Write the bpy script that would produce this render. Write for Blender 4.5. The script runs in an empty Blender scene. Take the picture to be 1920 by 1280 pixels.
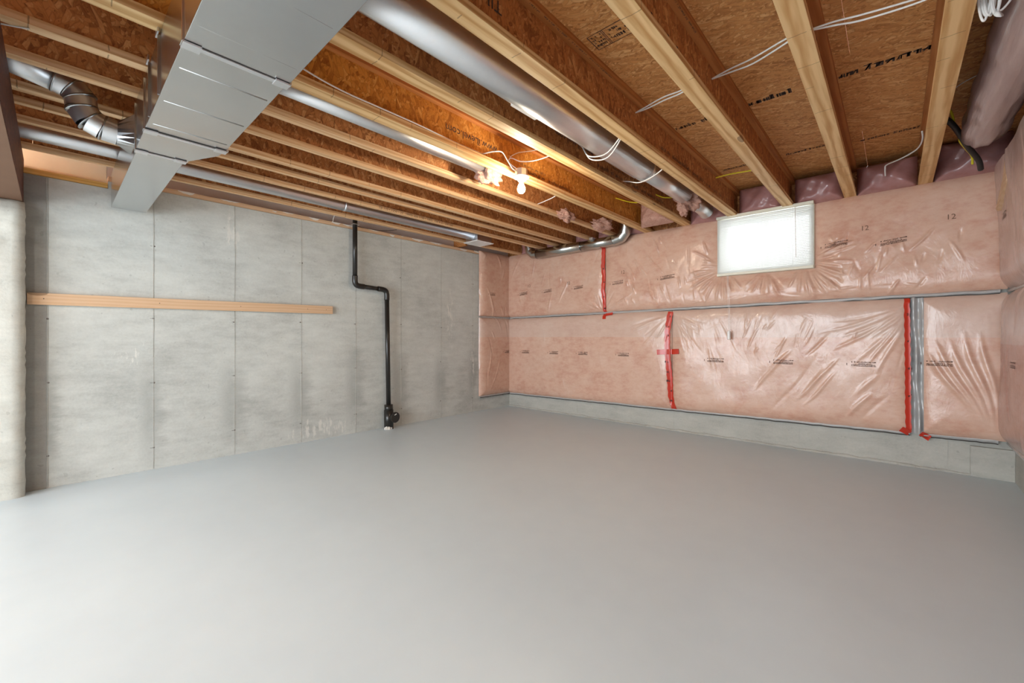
import bpy, bmesh, math, random
import numpy as np
from mathutils import Vector, Matrix
random.seed(7)
S = bpy.context.scene
COL = S.collection
R = math.radians

# ------------------------------------------------------------------ camera, world, lights, exposure
H = 1.15
cam_d = bpy.data.cameras.new('camera'); cam = bpy.data.objects.new('camera', cam_d); COL.objects.link(cam)
cam_d.sensor_width = 36.0; cam_d.lens = 785.3 * 36.0 / 1920.0
cam_d.shift_y = -9.6 / 1920.0 * 1.0
cam_d.clip_start = 0.02; cam_d.clip_end = 200
cam.location = (0, 0, H); cam.rotation_euler = (R(90), 0, R(42.42))
S.camera = cam

W = bpy.data.worlds.new('world'); S.world = W; W.use_nodes = True
W.node_tree.nodes['Background'].inputs[0].default_value = (0.88, 0.94, 1.0, 1)
W.node_tree.nodes['Background'].inputs[1].default_value = 2.2

def area(name, loc, rot, sx, sy, power, color):
    d = bpy.data.lights.new(name, 'AREA'); d.shape = 'RECTANGLE'; d.size = sx; d.size_y = sy
    d.energy = power; d.color = color
    o = bpy.data.objects.new(name, d); o.location = loc; o.rotation_euler = rot; COL.objects.link(o); return o
def point(name, loc, power, color, rad):
    d = bpy.data.lights.new(name, 'POINT'); d.energy = power; d.color = color; d.shadow_soft_size = rad
    o = bpy.data.objects.new(name, d); o.location = loc; COL.objects.link(o); return o
area('window_daylight', (-1.10, 5.55, 2.18), (R(-90), 0, 0), .80, .60, 6.5, (0.84, 0.92, 1.0))
point('rear_lamp', (-1.7, -1.35, 2.36), 26, (1.0, 0.93, 0.84), 0.04)
area('rear_fill', (-2.3, -3.4, 1.5), (R(90), 0, 0), 4.0, 2.0, 76, (0.84, 0.93, 1.0))  # added soft fill from behind the camera, no actual window there
point('pier_fill', (-4.66, -.95, 2.53), 14, (1.0, 0.97, 0.90), 0.03)  # added unseen light that brightens the cream rim and pier top
BULB_STRENGTH = 270.0

S.view_settings.view_transform = 'Standard'
S.view_settings.look = 'None'
S.view_settings.gamma = 1.0
S.view_settings.use_curve_mapping = False
S.view_settings.exposure = 1.17

# ------------------------------------------------------------------ helpers
def srgb(r, g, b):
    f = lambda c: (c/255/12.92 if c/255 <= .04045 else ((c/255+.055)/1.055)**2.4)
    return (f(r), f(g), f(b), 1)

class NT:
    """small node-tree builder"""
    def __init__(s, name):
        s.m = bpy.data.materials.new(name); s.m.use_nodes = True
        s.t = s.m.node_tree; s.n = s.t.nodes; s.p = s.n['Principled BSDF']
    def new(s, typ, ins=None, **kw):
        n = s.n.new(typ)
        for k, v in kw.items(): setattr(n, k, v)
        for k, v in (ins or {}).items():
            if isinstance(v, bpy.types.NodeSocket): s.t.links.new(v, n.inputs[k])
            else: n.inputs[k].default_value = v
        return n
    def link(s, a, b): s.t.links.new(a, b)
    def coord(s, scale=(1,1,1), rnd=True, rot=(0,0,0)):
        tc = s.new('ShaderNodeTexCoord')
        src = tc.outputs['Object']
        if rnd:
            oi = s.new('ShaderNodeObjectInfo')
            mul = s.new('ShaderNodeVectorMath', {0: (37.1, 53.7, 71.3)}, operation='SCALE')
            s.link(oi.outputs['Random'], mul.inputs['Scale'])
            add = s.new('ShaderNodeVectorMath', {0: src, 1: mul.outputs[0]}, operation='ADD'); src = add.outputs[0]
        mp = s.new('ShaderNodeMapping', {'Vector': src, 'Scale': scale, 'Rotation': rot})
        return mp.outputs[0]
    def noise(s, v, sc, det=4, rough=.55, dist=0):
        return s.new('ShaderNodeTexNoise', {'Vector': v, 'Scale': sc, 'Detail': det, 'Roughness': rough, 'Distortion': dist}).outputs[0]
    def ramp(s, fac, stops, interp='LINEAR'):
        n = s.new('ShaderNodeValToRGB', {'Fac': fac}); n.color_ramp.interpolation = interp
        e = n.color_ramp.elements
        while len(e) < len(stops): e.new(.5)
        for i, (p, c) in enumerate(stops):
            e[i].position = p; e[i].color = c if len(c) == 4 else (*c, 1)
        return n.outputs[0]
    def mix(s, fac, a, b, mode='MIX'):
        n = s.new('ShaderNodeMix', data_type='RGBA', blend_type=mode)
        for i, v in ((0, fac), (6, a), (7, b)):
            if isinstance(v, bpy.types.NodeSocket): s.link(v, n.inputs[i])
            else: n.inputs[i].default_value = v
        return n.outputs[2]
    def math(s, op, a, b=0.0, c=0.0, clamp=False):
        n = s.new('ShaderNodeMath', operation=op); n.use_clamp = clamp
        for i, v in enumerate((a, b, c)):
            if isinstance(v, bpy.types.NodeSocket): s.link(v, n.inputs[i])
            else: n.inputs[i].default_value = v
        return n.outputs[0]
    def bump(s, h, strength=.3, dist=.01):
        b = s.new('ShaderNodeBump', {'Height': h, 'Strength': strength, 'Distance': dist}); s.link(b.outputs[0], s.p.inputs['Normal']); return b
    def set(s, **kw):
        for k, v in kw.items():
            k = {'base': 'Base Color', 'rough': 'Roughness', 'metal': 'Metallic', 'coat': 'Coat Weight', 'coat_rough': 'Coat Roughness',
                 'spec': 'Specular IOR Level', 'emit': 'Emission Color', 'emits': 'Emission Strength', 'trans': 'Transmission Weight', 'alpha': 'Alpha', 'coat_ior': 'Coat IOR'}[k]
            if isinstance(v, bpy.types.NodeSocket): s.link(v, s.p.inputs[k])
            else: s.p.inputs[k].default_value = v
        return s.m

def plain(name, col, rough=.5, metal=0, **kw):
    t = NT(name); v = t.coord()
    c = t.mix(t.noise(v, 9), tuple(x*.92 for x in col[:3]) + (1,), tuple(min(1, x*1.06) for x in col[:3]) + (1,))
    return t.set(base=c, rough=rough, metal=metal, **kw)

def osb(name, dark, mid, lite, axis):
    """oriented strand board: two layers of long random flakes; axis = long direction of the flakes"""
    t = NT(name)
    sc = {'x': (8, 58, 58), 'y': (58, 8, 58), 'z': (50, 50, 9)}[axis]
    base = t.coord()
    w1 = t.new('ShaderNodeTexNoise', {'Vector': base, 'Scale': 6.0, 'Detail': 2.0}).outputs[1]
    vec = t.new('ShaderNodeVectorMath', {0: w1, 1: (.06, .06, .06)}, operation='MULTIPLY').outputs[0]
    vv = t.new('ShaderNodeVectorMath', {0: base, 1: vec}, operation='ADD').outputs[0]
    def layer(rot, k, off):
        mp = t.new('ShaderNodeMapping', {'Vector': vv, 'Scale': tuple(a*k for a in sc), 'Rotation': rot, 'Location': off}, vector_type='POINT')
        mp0 = t.new('ShaderNodeMapping', {'Vector': vv, 'Rotation': rot}); t.link(mp0.outputs[0], mp.inputs[0]); mp.inputs['Rotation'].default_value = (0, 0, 0)
        vo = t.new('ShaderNodeTexVoronoi', {'Vector': mp.outputs[0], 'Scale': 1.0, 'Randomness': 1.0})
        ve = t.new('ShaderNodeTexVoronoi', {'Vector': mp.outputs[0], 'Scale': 1.0, 'Randomness': 1.0}, feature='DISTANCE_TO_EDGE')
        sep = t.new('ShaderNodeSeparateColor', {0: vo.outputs['Color']})
        fib = t.noise(mp.outputs[0], 3.0, 3, .6)
        return sep.outputs[0], ve.outputs[0], sep.outputs[1], fib
    a = layer((.35, .3, .28), 1.0, (0, 0, 0)); b = layer((-.4, -.35, -.45), .8, (5, 3, 9)); c3 = layer((.9, .8, .95), 1.25, (9, 1, 4))
    sel = t.math('GREATER_THAN', b[2], .45); sel2 = t.math('GREATER_THAN', c3[2], .78)
    def mixv(i): return t.math('ADD', t.math('MULTIPLY', a[i], t.math('SUBTRACT', 1.0, sel)), t.math('MULTIPLY', b[i], sel))
    def mixw(i): return t.math('ADD', t.math('MULTIPLY', mixv(i), t.math('SUBTRACT', 1.0, sel2)), t.math('MULTIPLY', c3[i], sel2))
    val = t.math('ADD', t.math('MULTIPLY', mixw(0), .62), t.math('MULTIPLY', mixw(3), .4))
    big = t.noise(base, 2.2, 2)
    val = t.math('ADD', val, t.math('MULTIPLY', t.math('SUBTRACT', big, .5), .25))
    col = t.ramp(val, [(.12, dark), (.42, mid), (.62, mid), (.92, lite)])
    edge = t.math('MULTIPLY', mixw(1), 9.0, clamp=True)
    col = t.mix(t.math('MULTIPLY', t.math('SUBTRACT', 1.0, edge), .45), col, dark)
    spots = t.noise(base, 60, 2, .5)
    col = t.mix(t.math('MULTIPLY', t.math('GREATER_THAN', spots, .72), .5), col, tuple(x*.35 for x in dark[:3]) + (1,))
    t.bump(t.math('ADD', mixw(0), t.math('MULTIPLY', edge, .6)), .35, .002)
    return t.set(base=col, rough=.62, spec=.35)

def pine(name, a, b, knots=True, across=True, width=.09):
    """softwood / veneer flange running along Y"""
    t = NT(name); v = t.coord((1, 1, 1)); 
    vs = t.new('ShaderNodeMapping', {'Vector': v, 'Scale': (14, 1.1, 14)}).outputs[0]
    w = t.new('ShaderNodeTexWave', {'Vector': vs, 'Scale': .8, 'Distortion': 7.0, 'Detail': 3.0, 'Detail Scale': 1.1, 'Detail Roughness': .6}, wave_type='RINGS', rings_direction='Y').outputs[1]
    f = t.noise(t.new('ShaderNodeMapping', {'Vector': v, 'Scale': (90, 3, 90)}).outputs[0], 1.0, 4)
    k = t.math('ADD', t.math('MULTIPLY', w, .6), t.math('MULTIPLY', f, .4))
    big = t.noise(v, 1.7, 2)
    c = t.ramp(k, [(.15, a), (.75, b)])
    c = t.mix(t.math('MULTIPLY', big, .35), c, tuple(x*.8 for x in a[:3]) + (1,))
    if across:
        y = t.new('ShaderNodeSeparateXYZ', {0: v}).outputs[1]
        vo = t.new('ShaderNodeTexVoronoi', {'Scale': 3.6, 'Randomness': 1.0}, voronoi_dimensions='1D', feature='DISTANCE_TO_EDGE')
        wob = t.math('ADD', y, t.math('MULTIPLY', t.noise(v, 14, 2), .018)); t.link(wob, vo.inputs['W'])
        ln = t.math('LESS_THAN', vo.outputs[0], .008)
        brk = t.math('GREATER_THAN', t.noise(v, 7, 2), .52)
        c = t.mix(t.math('MULTIPLY', t.math('MULTIPLY', ln, brk), .55), c, (.10, .05, .02, 1))
    if knots:
        kn = t.new('ShaderNodeTexVoronoi', {'Vector': t.new('ShaderNodeMapping', {'Vector': v, 'Scale': (5, 1.6, 5)}).outputs[0], 'Scale': 1.0}).outputs[0]
        c = t.mix(t.math('MULTIPLY', t.math('LESS_THAN', kn, .09), .6), c, (.13, .06, .025, 1))
    t.bump(k, .15, .002)
    return t.set(base=c, rough=.55, spec=.35)

def galv(name, base=(.60, .61, .62), rough=.22, spangle=1.0):
    t = NT(name); v = t.coord()
    n1 = t.new('ShaderNodeTexVoronoi', {'Vector': v, 'Scale': 55.0}); sp = t.new('ShaderNodeSeparateColor', {0: n1.outputs['Color']}).outputs[0]
    n2 = t.noise(v, 5, 4)
    k = t.math('ADD', t.math('MULTIPLY', sp, .35*spangle), t.math('MULTIPLY', n2, .65))
    c = t.ramp(k, [(.2, tuple(x*.93 for x in base) + (1,)), (.8, tuple(min(1, x*1.04) for x in base) + (1,))])
    r = t.math('ADD', rough-.03, t.math('MULTIPLY', n2, .06))
    return t.set(base=c, rough=r, metal=1.0)

def concrete(name, base, seams=None, k=1.0):
    t = NT(name); tc = t.new('ShaderNodeTexCoord').outputs['Object']
    sep = t.new('ShaderNodeSeparateXYZ', {0: tc})
    big = t.noise(tc, 1.3, 5, .6); mid = t.noise(t.new('ShaderNodeMapping', {'Vector': tc, 'Scale': (1, 1, 3.2)}).outputs[0], 4.0, 6, .65); fine = t.noise(tc, 60, 4, .7)
    f = t.math('ADD', t.math('MULTIPLY', big, .4), t.math('ADD', t.math('MULTIPLY', mid, .4), t.math('MULTIPLY', fine, .2)))
    dk = tuple(x*.70 for x in base[:3]) + (1,); lt = tuple(min(1, x*1.22) for x in base[:3]) + (1,)
    c = t.ramp(f, [(.32, dk), (.5, base), (.68, lt)])
    if seams:
        tot = None
        y, z = sep.outputs[1], sep.outputs[2]
        zn = t.math('ADD', z, t.math('MULTIPLY', t.math('SUBTRACT', big, .5), .5))
        zm = t.math('MULTIPLY', t.math('SMOOTH_MIN', 1.0, t.math('MULTIPLY', t.math('SUBTRACT', 1.02, zn), 2.6), .1, clamp=False), 1.0, clamp=True)
        zlo = t.math('MULTIPLY', t.math('SUBTRACT', zn, .05), 3.5, clamp=True)
        zm = t.math('MULTIPLY', zm, zlo)
        ywob = t.math('ADD', y, t.math('MULTIPLY', t.math('SUBTRACT', mid, .5), .22))
        for sy, wd, am in seams:
            g = t.math('DIVIDE', t.math('ABSOLUTE', t.math('SUBTRACT', ywob, sy)), wd)
            g = t.math('MULTIPLY', t.math('SUBTRACT', 1.55, g), .95, clamp=True)
            g = t.math('MULTIPLY', t.math('MULTIPLY', g, zm), am)
            fine_line = t.math('MULTIPLY', t.math('LESS_THAN', t.math('ABSOLUTE', t.math('SUBTRACT', y, sy)), .006), .28)
            g = t.math('MAXIMUM', g, fine_line)
            tot = g if tot is None else t.math('MAXIMUM', tot, g)
        c = t.mix(tot, c, tuple(x*.50 for x in base[:3]) + (1,))
        # efflorescence: white crusts beside two of the seams
        blob = t.noise(t.new('ShaderNodeMapping', {'Vector': tc, 'Scale': (6, 22, 6)}).outputs[0], 1.3, 6, .7)
        wsum = None
        for cy, cz, ry, rz, th in ((1.18, 2.17, .07, .22, .50), (3.86, 1.45, .10, .45, .52), (4.33, 1.5, .05, .85, .60), (2.05, .12, .35, .10, .5), (.45, 1.0, .3, .16, .58), (1.65, 2.02, .12, .12, .62), (4.3, .75, .05, .3, .5)):
            dy = t.math('DIVIDE', t.math('SUBTRACT', y, cy), ry); dz = t.math('DIVIDE', t.math('SUBTRACT', z, cz), rz)
            d2 = t.math('ADD', t.math('MULTIPLY', dy, dy), t.math('MULTIPLY', dz, dz))
            m = t.math('MULTIPLY', t.math('SUBTRACT', t.math('SUBTRACT', blob, th-.03), t.math('MULTIPLY', d2, .10)), 14.0, clamp=True)
            wsum = m if wsum is None else t.math('MAXIMUM', wsum, m)
        c = t.mix(t.math('MULTIPLY', wsum, .75), c, (.72, .71, .66, 1))
    pit = t.math('GREATER_THAN', t.noise(tc, 24, 1, .4), .755)
    c = t.mix(t.math('MULTIPLY', pit, .5), c, dk)
    t.bump(t.math('ADD', t.math('MULTIPLY', mid, .6), t.math('MULTIPLY', fine, .25)), .35*k, .006)
    return t.set(base=c, rough=.85, spec=.25)

# ------------------------------------------------------------------ materials
M = {}
M['osb_web'] = osb('osb_web', srgb(130, 76, 38), srgb(192, 126, 72), srgb(226, 172, 114), 'z')
M['osb_web_gold'] = osb('osb_web_gold', srgb(150, 90, 30), srgb(208, 146, 62), srgb(234, 186, 104), 'z')
M['osb_web_red'] = osb('osb_web_red', srgb(80, 26, 10), srgb(150, 66, 26), srgb(190, 106, 56), 'z')
M['osb_floor'] = osb('osb_floor', srgb(164, 104, 52), srgb(216, 156, 94), srgb(240, 196, 136), 'x')
M['flange_wide'] = pine('flange_veneer', srgb(200, 150, 92), srgb(240, 206, 152))
M['flange_thin'] = pine('flange_lumber', srgb(214, 164, 116), srgb(240, 203, 158), knots=False)
M['flange_top'] = pine('flange_top', srgb(172, 106, 54), srgb(204, 140, 82), knots=False, across=False)
M['board'] = pine('pine_board', srgb(208, 170, 134), srgb(218, 184, 150), knots=True, across=False)
M['beam_side'] = osb('beam_side', srgb(60, 24, 12), srgb(98, 46, 24), srgb(120, 62, 36), 'x')
M['beam_under'] = plain('beam_under', srgb(112, 80, 58), .7)
M['galv'] = galv('galvanised_sheet', (.62, .63, .63), .24, .25)
M['galv_round'] = galv('galvanised_round', (.78, .80, .83), .34, .25)
M['galv_dark'] = galv('galvanised_edge', (.42, .43, .44), .3)
M['galv_pipe'] = galv('galvanised_wall_pipe', (.55, .57, .55), .26, .5)
SE = [(-.03, .05, .5), (.584, .07, .40), (1.188, .09, .42), (1.808, .09, .42), (2.428, .09, .42), (3.048, .09, .42), (3.70, .09, .42), (4.30, .06, .42)]
M['concrete_wall'] = concrete('concrete_wall', (.54, .555, .525, 1), SE)
M['concrete'] = concrete('concrete_plain', (.43, .42, .38, 1), None, 1.6)
M['concrete_dark'] = concrete('concrete_darker', (.30, .295, .275, 1))
M['concrete_stub'] = concrete('concrete_pier', (.54, .54, .49, 1), None, 2.2)
M['abs'] = plain('black_abs_pipe', (.018, .016, .014, 1), .28)
M['rubber'] = plain('black_rubber', (.02, .02, .02, 1), .5)
M['white_wire'] = plain('white_cable', (.80, .79, .76, 1), .4)
M['yellow_wire'] = plain('yellow_cable', (.80, .68, .03, 1), .4)
M['white_plastic'] = plain('white_plastic', (.85, .84, .82, 1), .35)
M['porcelain'] = plain('porcelain', (.9, .9, .88, 1), .2)
M['cream'] = plain('cream_vinyl', (.78, .75, .62, 1), .45)
M['print'] = plain('black_ink', (.06, .045, .04, 1), .7)
M['print_brown'] = plain('brown_ink', (.12, .055, .035, 1), .7)
M['print_soft'] = plain('faded_ink', (.16, .085, .05, 1), .7)
M['rim_grey'] = plain('rim_grey', srgb(222, 212, 204), .55)
M['rim_cream'] = plain('rim_cream', (.97, .94, .76, 1), .6)
M['sill_amber'] = pine('sill_amber', srgb(206, 156, 80), srgb(226, 184, 110), knots=False, across=False)
M['mortar'] = plain('white_mortar', (.78, .74, .68, 1), .9)
M['tie'] = plain('rusty_tie', (.16, .145, .13, 1), .9)
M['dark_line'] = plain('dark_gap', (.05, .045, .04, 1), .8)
t = NT('floor_concrete'); tc = t.new('ShaderNodeTexCoord').outputs['Object']
n = t.noise(tc, .9, 3); n2 = t.noise(tc, 7, 5)
c = t.ramp(t.math('ADD', t.math('MULTIPLY', n, .7), t.math('MULTIPLY', n2, .3)), [(.35, (.565, .655, .705, 1)), (.65, (.61, .70, .745, 1))])
t.bump(t.noise(tc, 1.1, 2), .05, .01)
M['floor'] = t.set(base=c, rough=.36, spec=.35)
t = NT('light_bulb_glass'); M['bulb'] = t.set(base=(1, 1, 1, 1), emit=(1.0, .85, .64, 1), emits=BULB_STRENGTH)
t = NT('window_glass'); M['glass'] = t.set(base=(1, 1, 1, 1), rough=.0, trans=1.0, alpha=.25)
# blind slats: thin translucent vinyl
t = NT('blind_slat'); tr = t.new('ShaderNodeBsdfTranslucent', {'Color': (.95, .95, .92, 1)}); mx = t.new('ShaderNodeMixShader', {0: .07})
t.set(base=(.68, .69, .66, 1), rough=.4); t.link(t.p.outputs[0], mx.inputs[1]); t.link(tr.outputs[0], mx.inputs[2])
t.link(mx.outputs[0], t.n['Material Output'].inputs[0]); M['slat'] = t.m
t = NT('clear_poly'); v = t.coord(); 
t.bump(t.noise(t.new('ShaderNodeMapping', {'Vector': v, 'Scale': (20, 20, 4)}).outputs[0], 1, 4), .5, .01)
M['poly_grey'] = t.set(base=(.42, .41, .40, 1), rough=.25, coat=.6, coat_rough=.1)
t = NT('red_tape'); v = t.coord()
t.bump(t.noise(v, 30, 3), .3, .004); M['red_tape'] = t.set(base=(.56, .035, .015, 1), rough=.35, coat=.35, coat_rough=.1)

def insul(name, base, zpale=None, gloss=1.0):
    t = NT(name); tc = t.new('ShaderNodeTexCoord').outputs['Object']
    n1 = t.noise(tc, 2.2, 5, .6); n2 = t.noise(t.new('ShaderNodeMapping', {'Vector': tc, 'Scale': (1, 1, 1.8)}).outputs[0], 11, 5, .65)
    f = t.math('ADD', t.math('MULTIPLY', n1, .5), t.math('MULTIPLY', n2, .5))
    dk = (base[0]*.86, base[1]*.72, base[2]*.68, 1); lt = (min(1, base[0]*1.08), base[1]*1.2, base[2]*1.25, 1)
    c = t.ramp(f, [(.33, dk), (.5, base), (.68, lt)])
    if zpale:
        z = t.new('ShaderNodeSeparateXYZ', {0: tc}).outputs[2]
        m = t.math('GREATER_THAN', t.math('ADD', z, t.math('MULTIPLY', n1, .02)), zpale)
        c = t.mix(t.math('MULTIPLY', m, .35), c, (.62, .52, .46, 1))
    w = t.noise(t.new('ShaderNodeMapping', {'Vector': tc, 'Scale': (9, 9, 5)}).outputs[0], 1.0, 5, .6, 1.2)
    w2 = t.noise(tc, 38, 3, .6)
    t.bump(t.math('ADD', w, t.math('MULTIPLY', w2, .08)), .30, .008)
    cr = t.new('ShaderNodeTexNoise', {'Vector': t.new('ShaderNodeMapping', {'Vector': tc, 'Scale': (13, 13, 6), 'Rotation': (0, .25, 0)}).outputs[0], 'Scale': 1.0, 'Detail': 5.0, 'Roughness': .55, 'Distortion': 2.2}).outputs[0]
    rid = t.math('ABSOLUTE', t.math('SUBTRACT', cr, .5))
    cb = t.new('ShaderNodeBump', {'Height': t.math('ADD', t.math('MULTIPLY', rid, 1.4), w), 'Strength': .16, 'Distance': .02}); t.link(cb.outputs[0], t.p.inputs['Coat Normal'])
    return t.set(base=c, rough=.55, coat=.85*gloss, coat_rough=.12, spec=.25)
PINK = (.64, .40, .30, 1)
M['ins'] = insul('pink_insulation', PINK)
M['ins_low'] = insul('pink_insulation_lower', PINK, 1.15)
M['ins_bag_shaded'] = insul('pink_insulation_bag_shaded', (.40, .20, .19, 1))  # same pink plastic, with the shade of the joist bays in its colour
M['ins_shaded'] = insul('pink_insulation_shaded', (.50, .30, .25, 1), 1.1)  # darker copy of the pink: dim light on the right wall put into colour
t = NT('raw_fibreglass'); tc = t.coord(rnd=False); f = t.noise(tc, 22, 6, .75, 1.5)
t.bump(f, 1.0, .02); M['raw'] = t.set(base=t.ramp(f, [(.3, (.50, .25, .19, 1)), (.7, (.72, .46, .37, 1))]), rough=.95, spec=.1)
t = NT('duct_wrap'); tc = t.coord(rnd=False)
f = t.noise(t.new('ShaderNodeMapping', {'Vector': tc, 'Scale': (14, 1.2, 14)}).outputs[0], 1, 4)
t.bump(f, .8, .02); M['wrap'] = t.set(base=t.ramp(f, [(.3, (.27, .18, .17, 1)), (.7, (.42, .32, .31, 1))]), rough=.35, coat=.6, coat_rough=.15)

# ------------------------------------------------------------------ object helpers
def tag(o, label=None, cat=None, group=None, kind=None):
    if label: o['label'] = label
    if cat: o['category'] = cat
    if group: o['group'] = group
    if kind: o['kind'] = kind
    return o
def thing(name, loc, label, cat, group=None):
    o = bpy.data.objects.new(name, None); o.empty_display_size = .1; o.location = loc; COL.objects.link(o)
    return tag(o, label, cat, group)
def wloc(p):
    v = Vector((0, 0, 0))
    while p: v += Vector(p.location); p = p.parent
    return v
def obj(name, bm, mat, parent=None, smooth=False, org=None):
    """bmesh in world coordinates -> one object; its origin is the parent's world origin (or org)"""
    me = bpy.data.meshes.new(name)
    base = wloc(parent)
    o0 = Vector(org) if org is not None else base
    bmesh.ops.translate(bm, verts=bm.verts, vec=-o0)
    bm.to_mesh(me); bm.free()
    if smooth:
        for p in me.polygons: p.use_smooth = True
    me.materials.append(mat)
    o = bpy.data.objects.new(name, me); COL.objects.link(o)
    if parent: o.parent = parent
    o.location = o0 - base
    return o
def box(bm, x0, x1, y0, y1, z0, z1, bev=0):
    vs = [bm.verts.new(p) for p in ((x0,y0,z0),(x1,y0,z0),(x1,y1,z0),(x0,y1,z0),(x0,y0,z1),(x1,y0,z1),(x1,y1,z1),(x0,y1,z1))]
    fs = [bm.faces.new([vs[i] for i in f]) for f in ((3,2,1,0),(4,5,6,7),(0,1,5,4),(1,2,6,5),(2,3,7,6),(3,0,4,7))]
    if bev:
        es = list({e for f in fs for e in f.edges})
        bmesh.ops.bevel(bm, geom=es, offset=bev, segments=2, affect='EDGES', profile=.5)
    return bm
def BX(*a, **k): return box(bmesh.new(), *a, **k)
def smoothpts(pts, n=8):
    P = [Vector(p) for p in pts]
    if len(P) < 3: return P
    out = []
    for i in range(len(P)-1):
        p0 = P[max(i-1, 0)]; p1 = P[i]; p2 = P[i+1]; p3 = P[min(i+2, len(P)-1)]
        for k in range(n):
            u = k/n
            out.append(.5*((2*p1) + (p2-p0)*u + (2*p0-5*p1+4*p2-p3)*u*u + (3*p1-p0-3*p2+p3)*u**3))
    out.append(P[-1]); return out
def tube(bm, pts, r, seg=10, caps=True, smooth=False, n=8, flat=1.0):
    P = smoothpts(pts, n) if smooth else [Vector(p) for p in pts]
    rr = r if isinstance(r, (list, tuple)) else [r]*len(P)
    rings = []; up = None
    for i, p in enumerate(P):
        d0 = (P[i]-P[i-1]).normalized() if i else None
        d1 = (P[i+1]-P[i]).normalized() if i < len(P)-1 else None
        d = (d0+d1).normalized() if d0 is not None and d1 is not None else (d0 if d1 is None else d1)
        if up is None:
            up = d.cross(Vector((0, 0, 1)));
            if up.length < .05: up = d.cross(Vector((1, 0, 0)))
            up.normalize()
        up = (up - d*up.dot(d)).normalized(); sd = d.cross(up)
        k = 1.0
        if d0 is not None and d1 is not None:
            cs = max(.35, math.cos(d0.angle(d1)/2)); k = 1/cs
        ring = []
        for j in range(seg):
            a = 2*math.pi*j/seg
            ring.append(bm.verts.new(p + (up*math.cos(a) + sd*math.sin(a)*flat)*rr[i]*(k if not smooth else 1)))
        rings.append(ring)
    for a, b in zip(rings, rings[1:]):
        for j in range(seg): bm.faces.new((a[j], a[(j+1) % seg], b[(j+1) % seg], b[j]))
    if caps: bm.faces.new(rings[0][::-1]); bm.faces.new(rings[-1])
    return bm
def TB(*a, **k): return tube(bmesh.new(), *a, **k)
def lathe(bm, c, prof, seg=24, axis=Vector((0, 0, 1))):
    """prof: list of (radius, height along axis)"""
    c = Vector(c); axis = Vector(axis).normalized(); q = axis.to_track_quat('Z', 'Y'); rings = []
    for r, h in prof:
        rings.append([bm.verts.new(c + q @ Vector((max(r, 1e-4)*math.cos(2*math.pi*j/seg), max(r, 1e-4)*math.sin(2*math.pi*j/seg), h))) for j in range(seg)])
    for a, b in zip(rings, rings[1:]):
        for j in range(seg): bm.faces.new((a[j], a[(j+1) % seg], b[(j+1) % seg], b[j]))
    bm.faces.new(rings[0][::-1]); bm.faces.new(rings[-1]); return bm
def text_bm(s, size):
    cu = bpy.data.curves.new('t', 'FONT'); cu.body = s; cu.size = size; cu.resolution_u = 2
    to = bpy.data.objects.new('t', cu); COL.objects.link(to)
    dg = bpy.context.evaluated_depsgraph_get(); me = bpy.data.meshes.new_from_object(to.evaluated_get(dg))
    bm = bmesh.new(); bm.from_mesh(me)
    bpy.data.objects.remove(to); bpy.data.meshes.remove(me); bpy.data.curves.remove(cu)
    return bm
def place(bm, o, u, v):
    o, u, v = Vector(o), Vector(u), Vector(v)
    for w in bm.verts: w.co = o + u*w.co.x + v*w.co.y
    return bm
def smudge(seed, length, height, rows=1, dens=1.0, gap=.25):
    """a row of unreadable printed characters: thin upright and slanted strokes, flat in x,y"""
    rg = random.Random(seed); bm = bmesh.new()
    rh = height/rows
    for r in range(rows):
        x = 0; y0 = r*rh
        while x < length:
            w = rh*rg.uniform(.3, .6)
            if rg.random() > gap:
                h = rh*rg.choice((.55, .55, .8)); 
                for k in range(int(2*dens)+1):
                    a = rg.random(); sw = w*.22
                    if a < .55:
                        xx = x + rg.random()*w*.8; q = [(xx, y0), (xx+sw, y0), (xx+sw+w*.05, y0+h), (xx+w*.05, y0+h)]
                    elif a < .85:
                        yy = y0 + rg.random()*h*.85; q = [(x, yy), (x+w*.85, yy), (x+w*.85, yy+sw), (x, yy+sw)]
                    else:
                        q = [(x, y0), (x+sw, y0), (x+w*.8, y0+h), (x+w*.8-sw, y0+h)]
                    bm.faces.new([bm.verts.new((a_, b_, 0)) for a_, b_ in q])
            x += w
    return bm

# ------------------------------------------------------------------ room shell
XW = -4.74; YW = 5.12; XR = .70; ZJ = 2.47; ZF = 2.768
o = obj('floor', BX(-5.0, XR+.2, -3.6, YW+.1, -.12, 0), M['floor']); tag(o, kind='structure')

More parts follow.
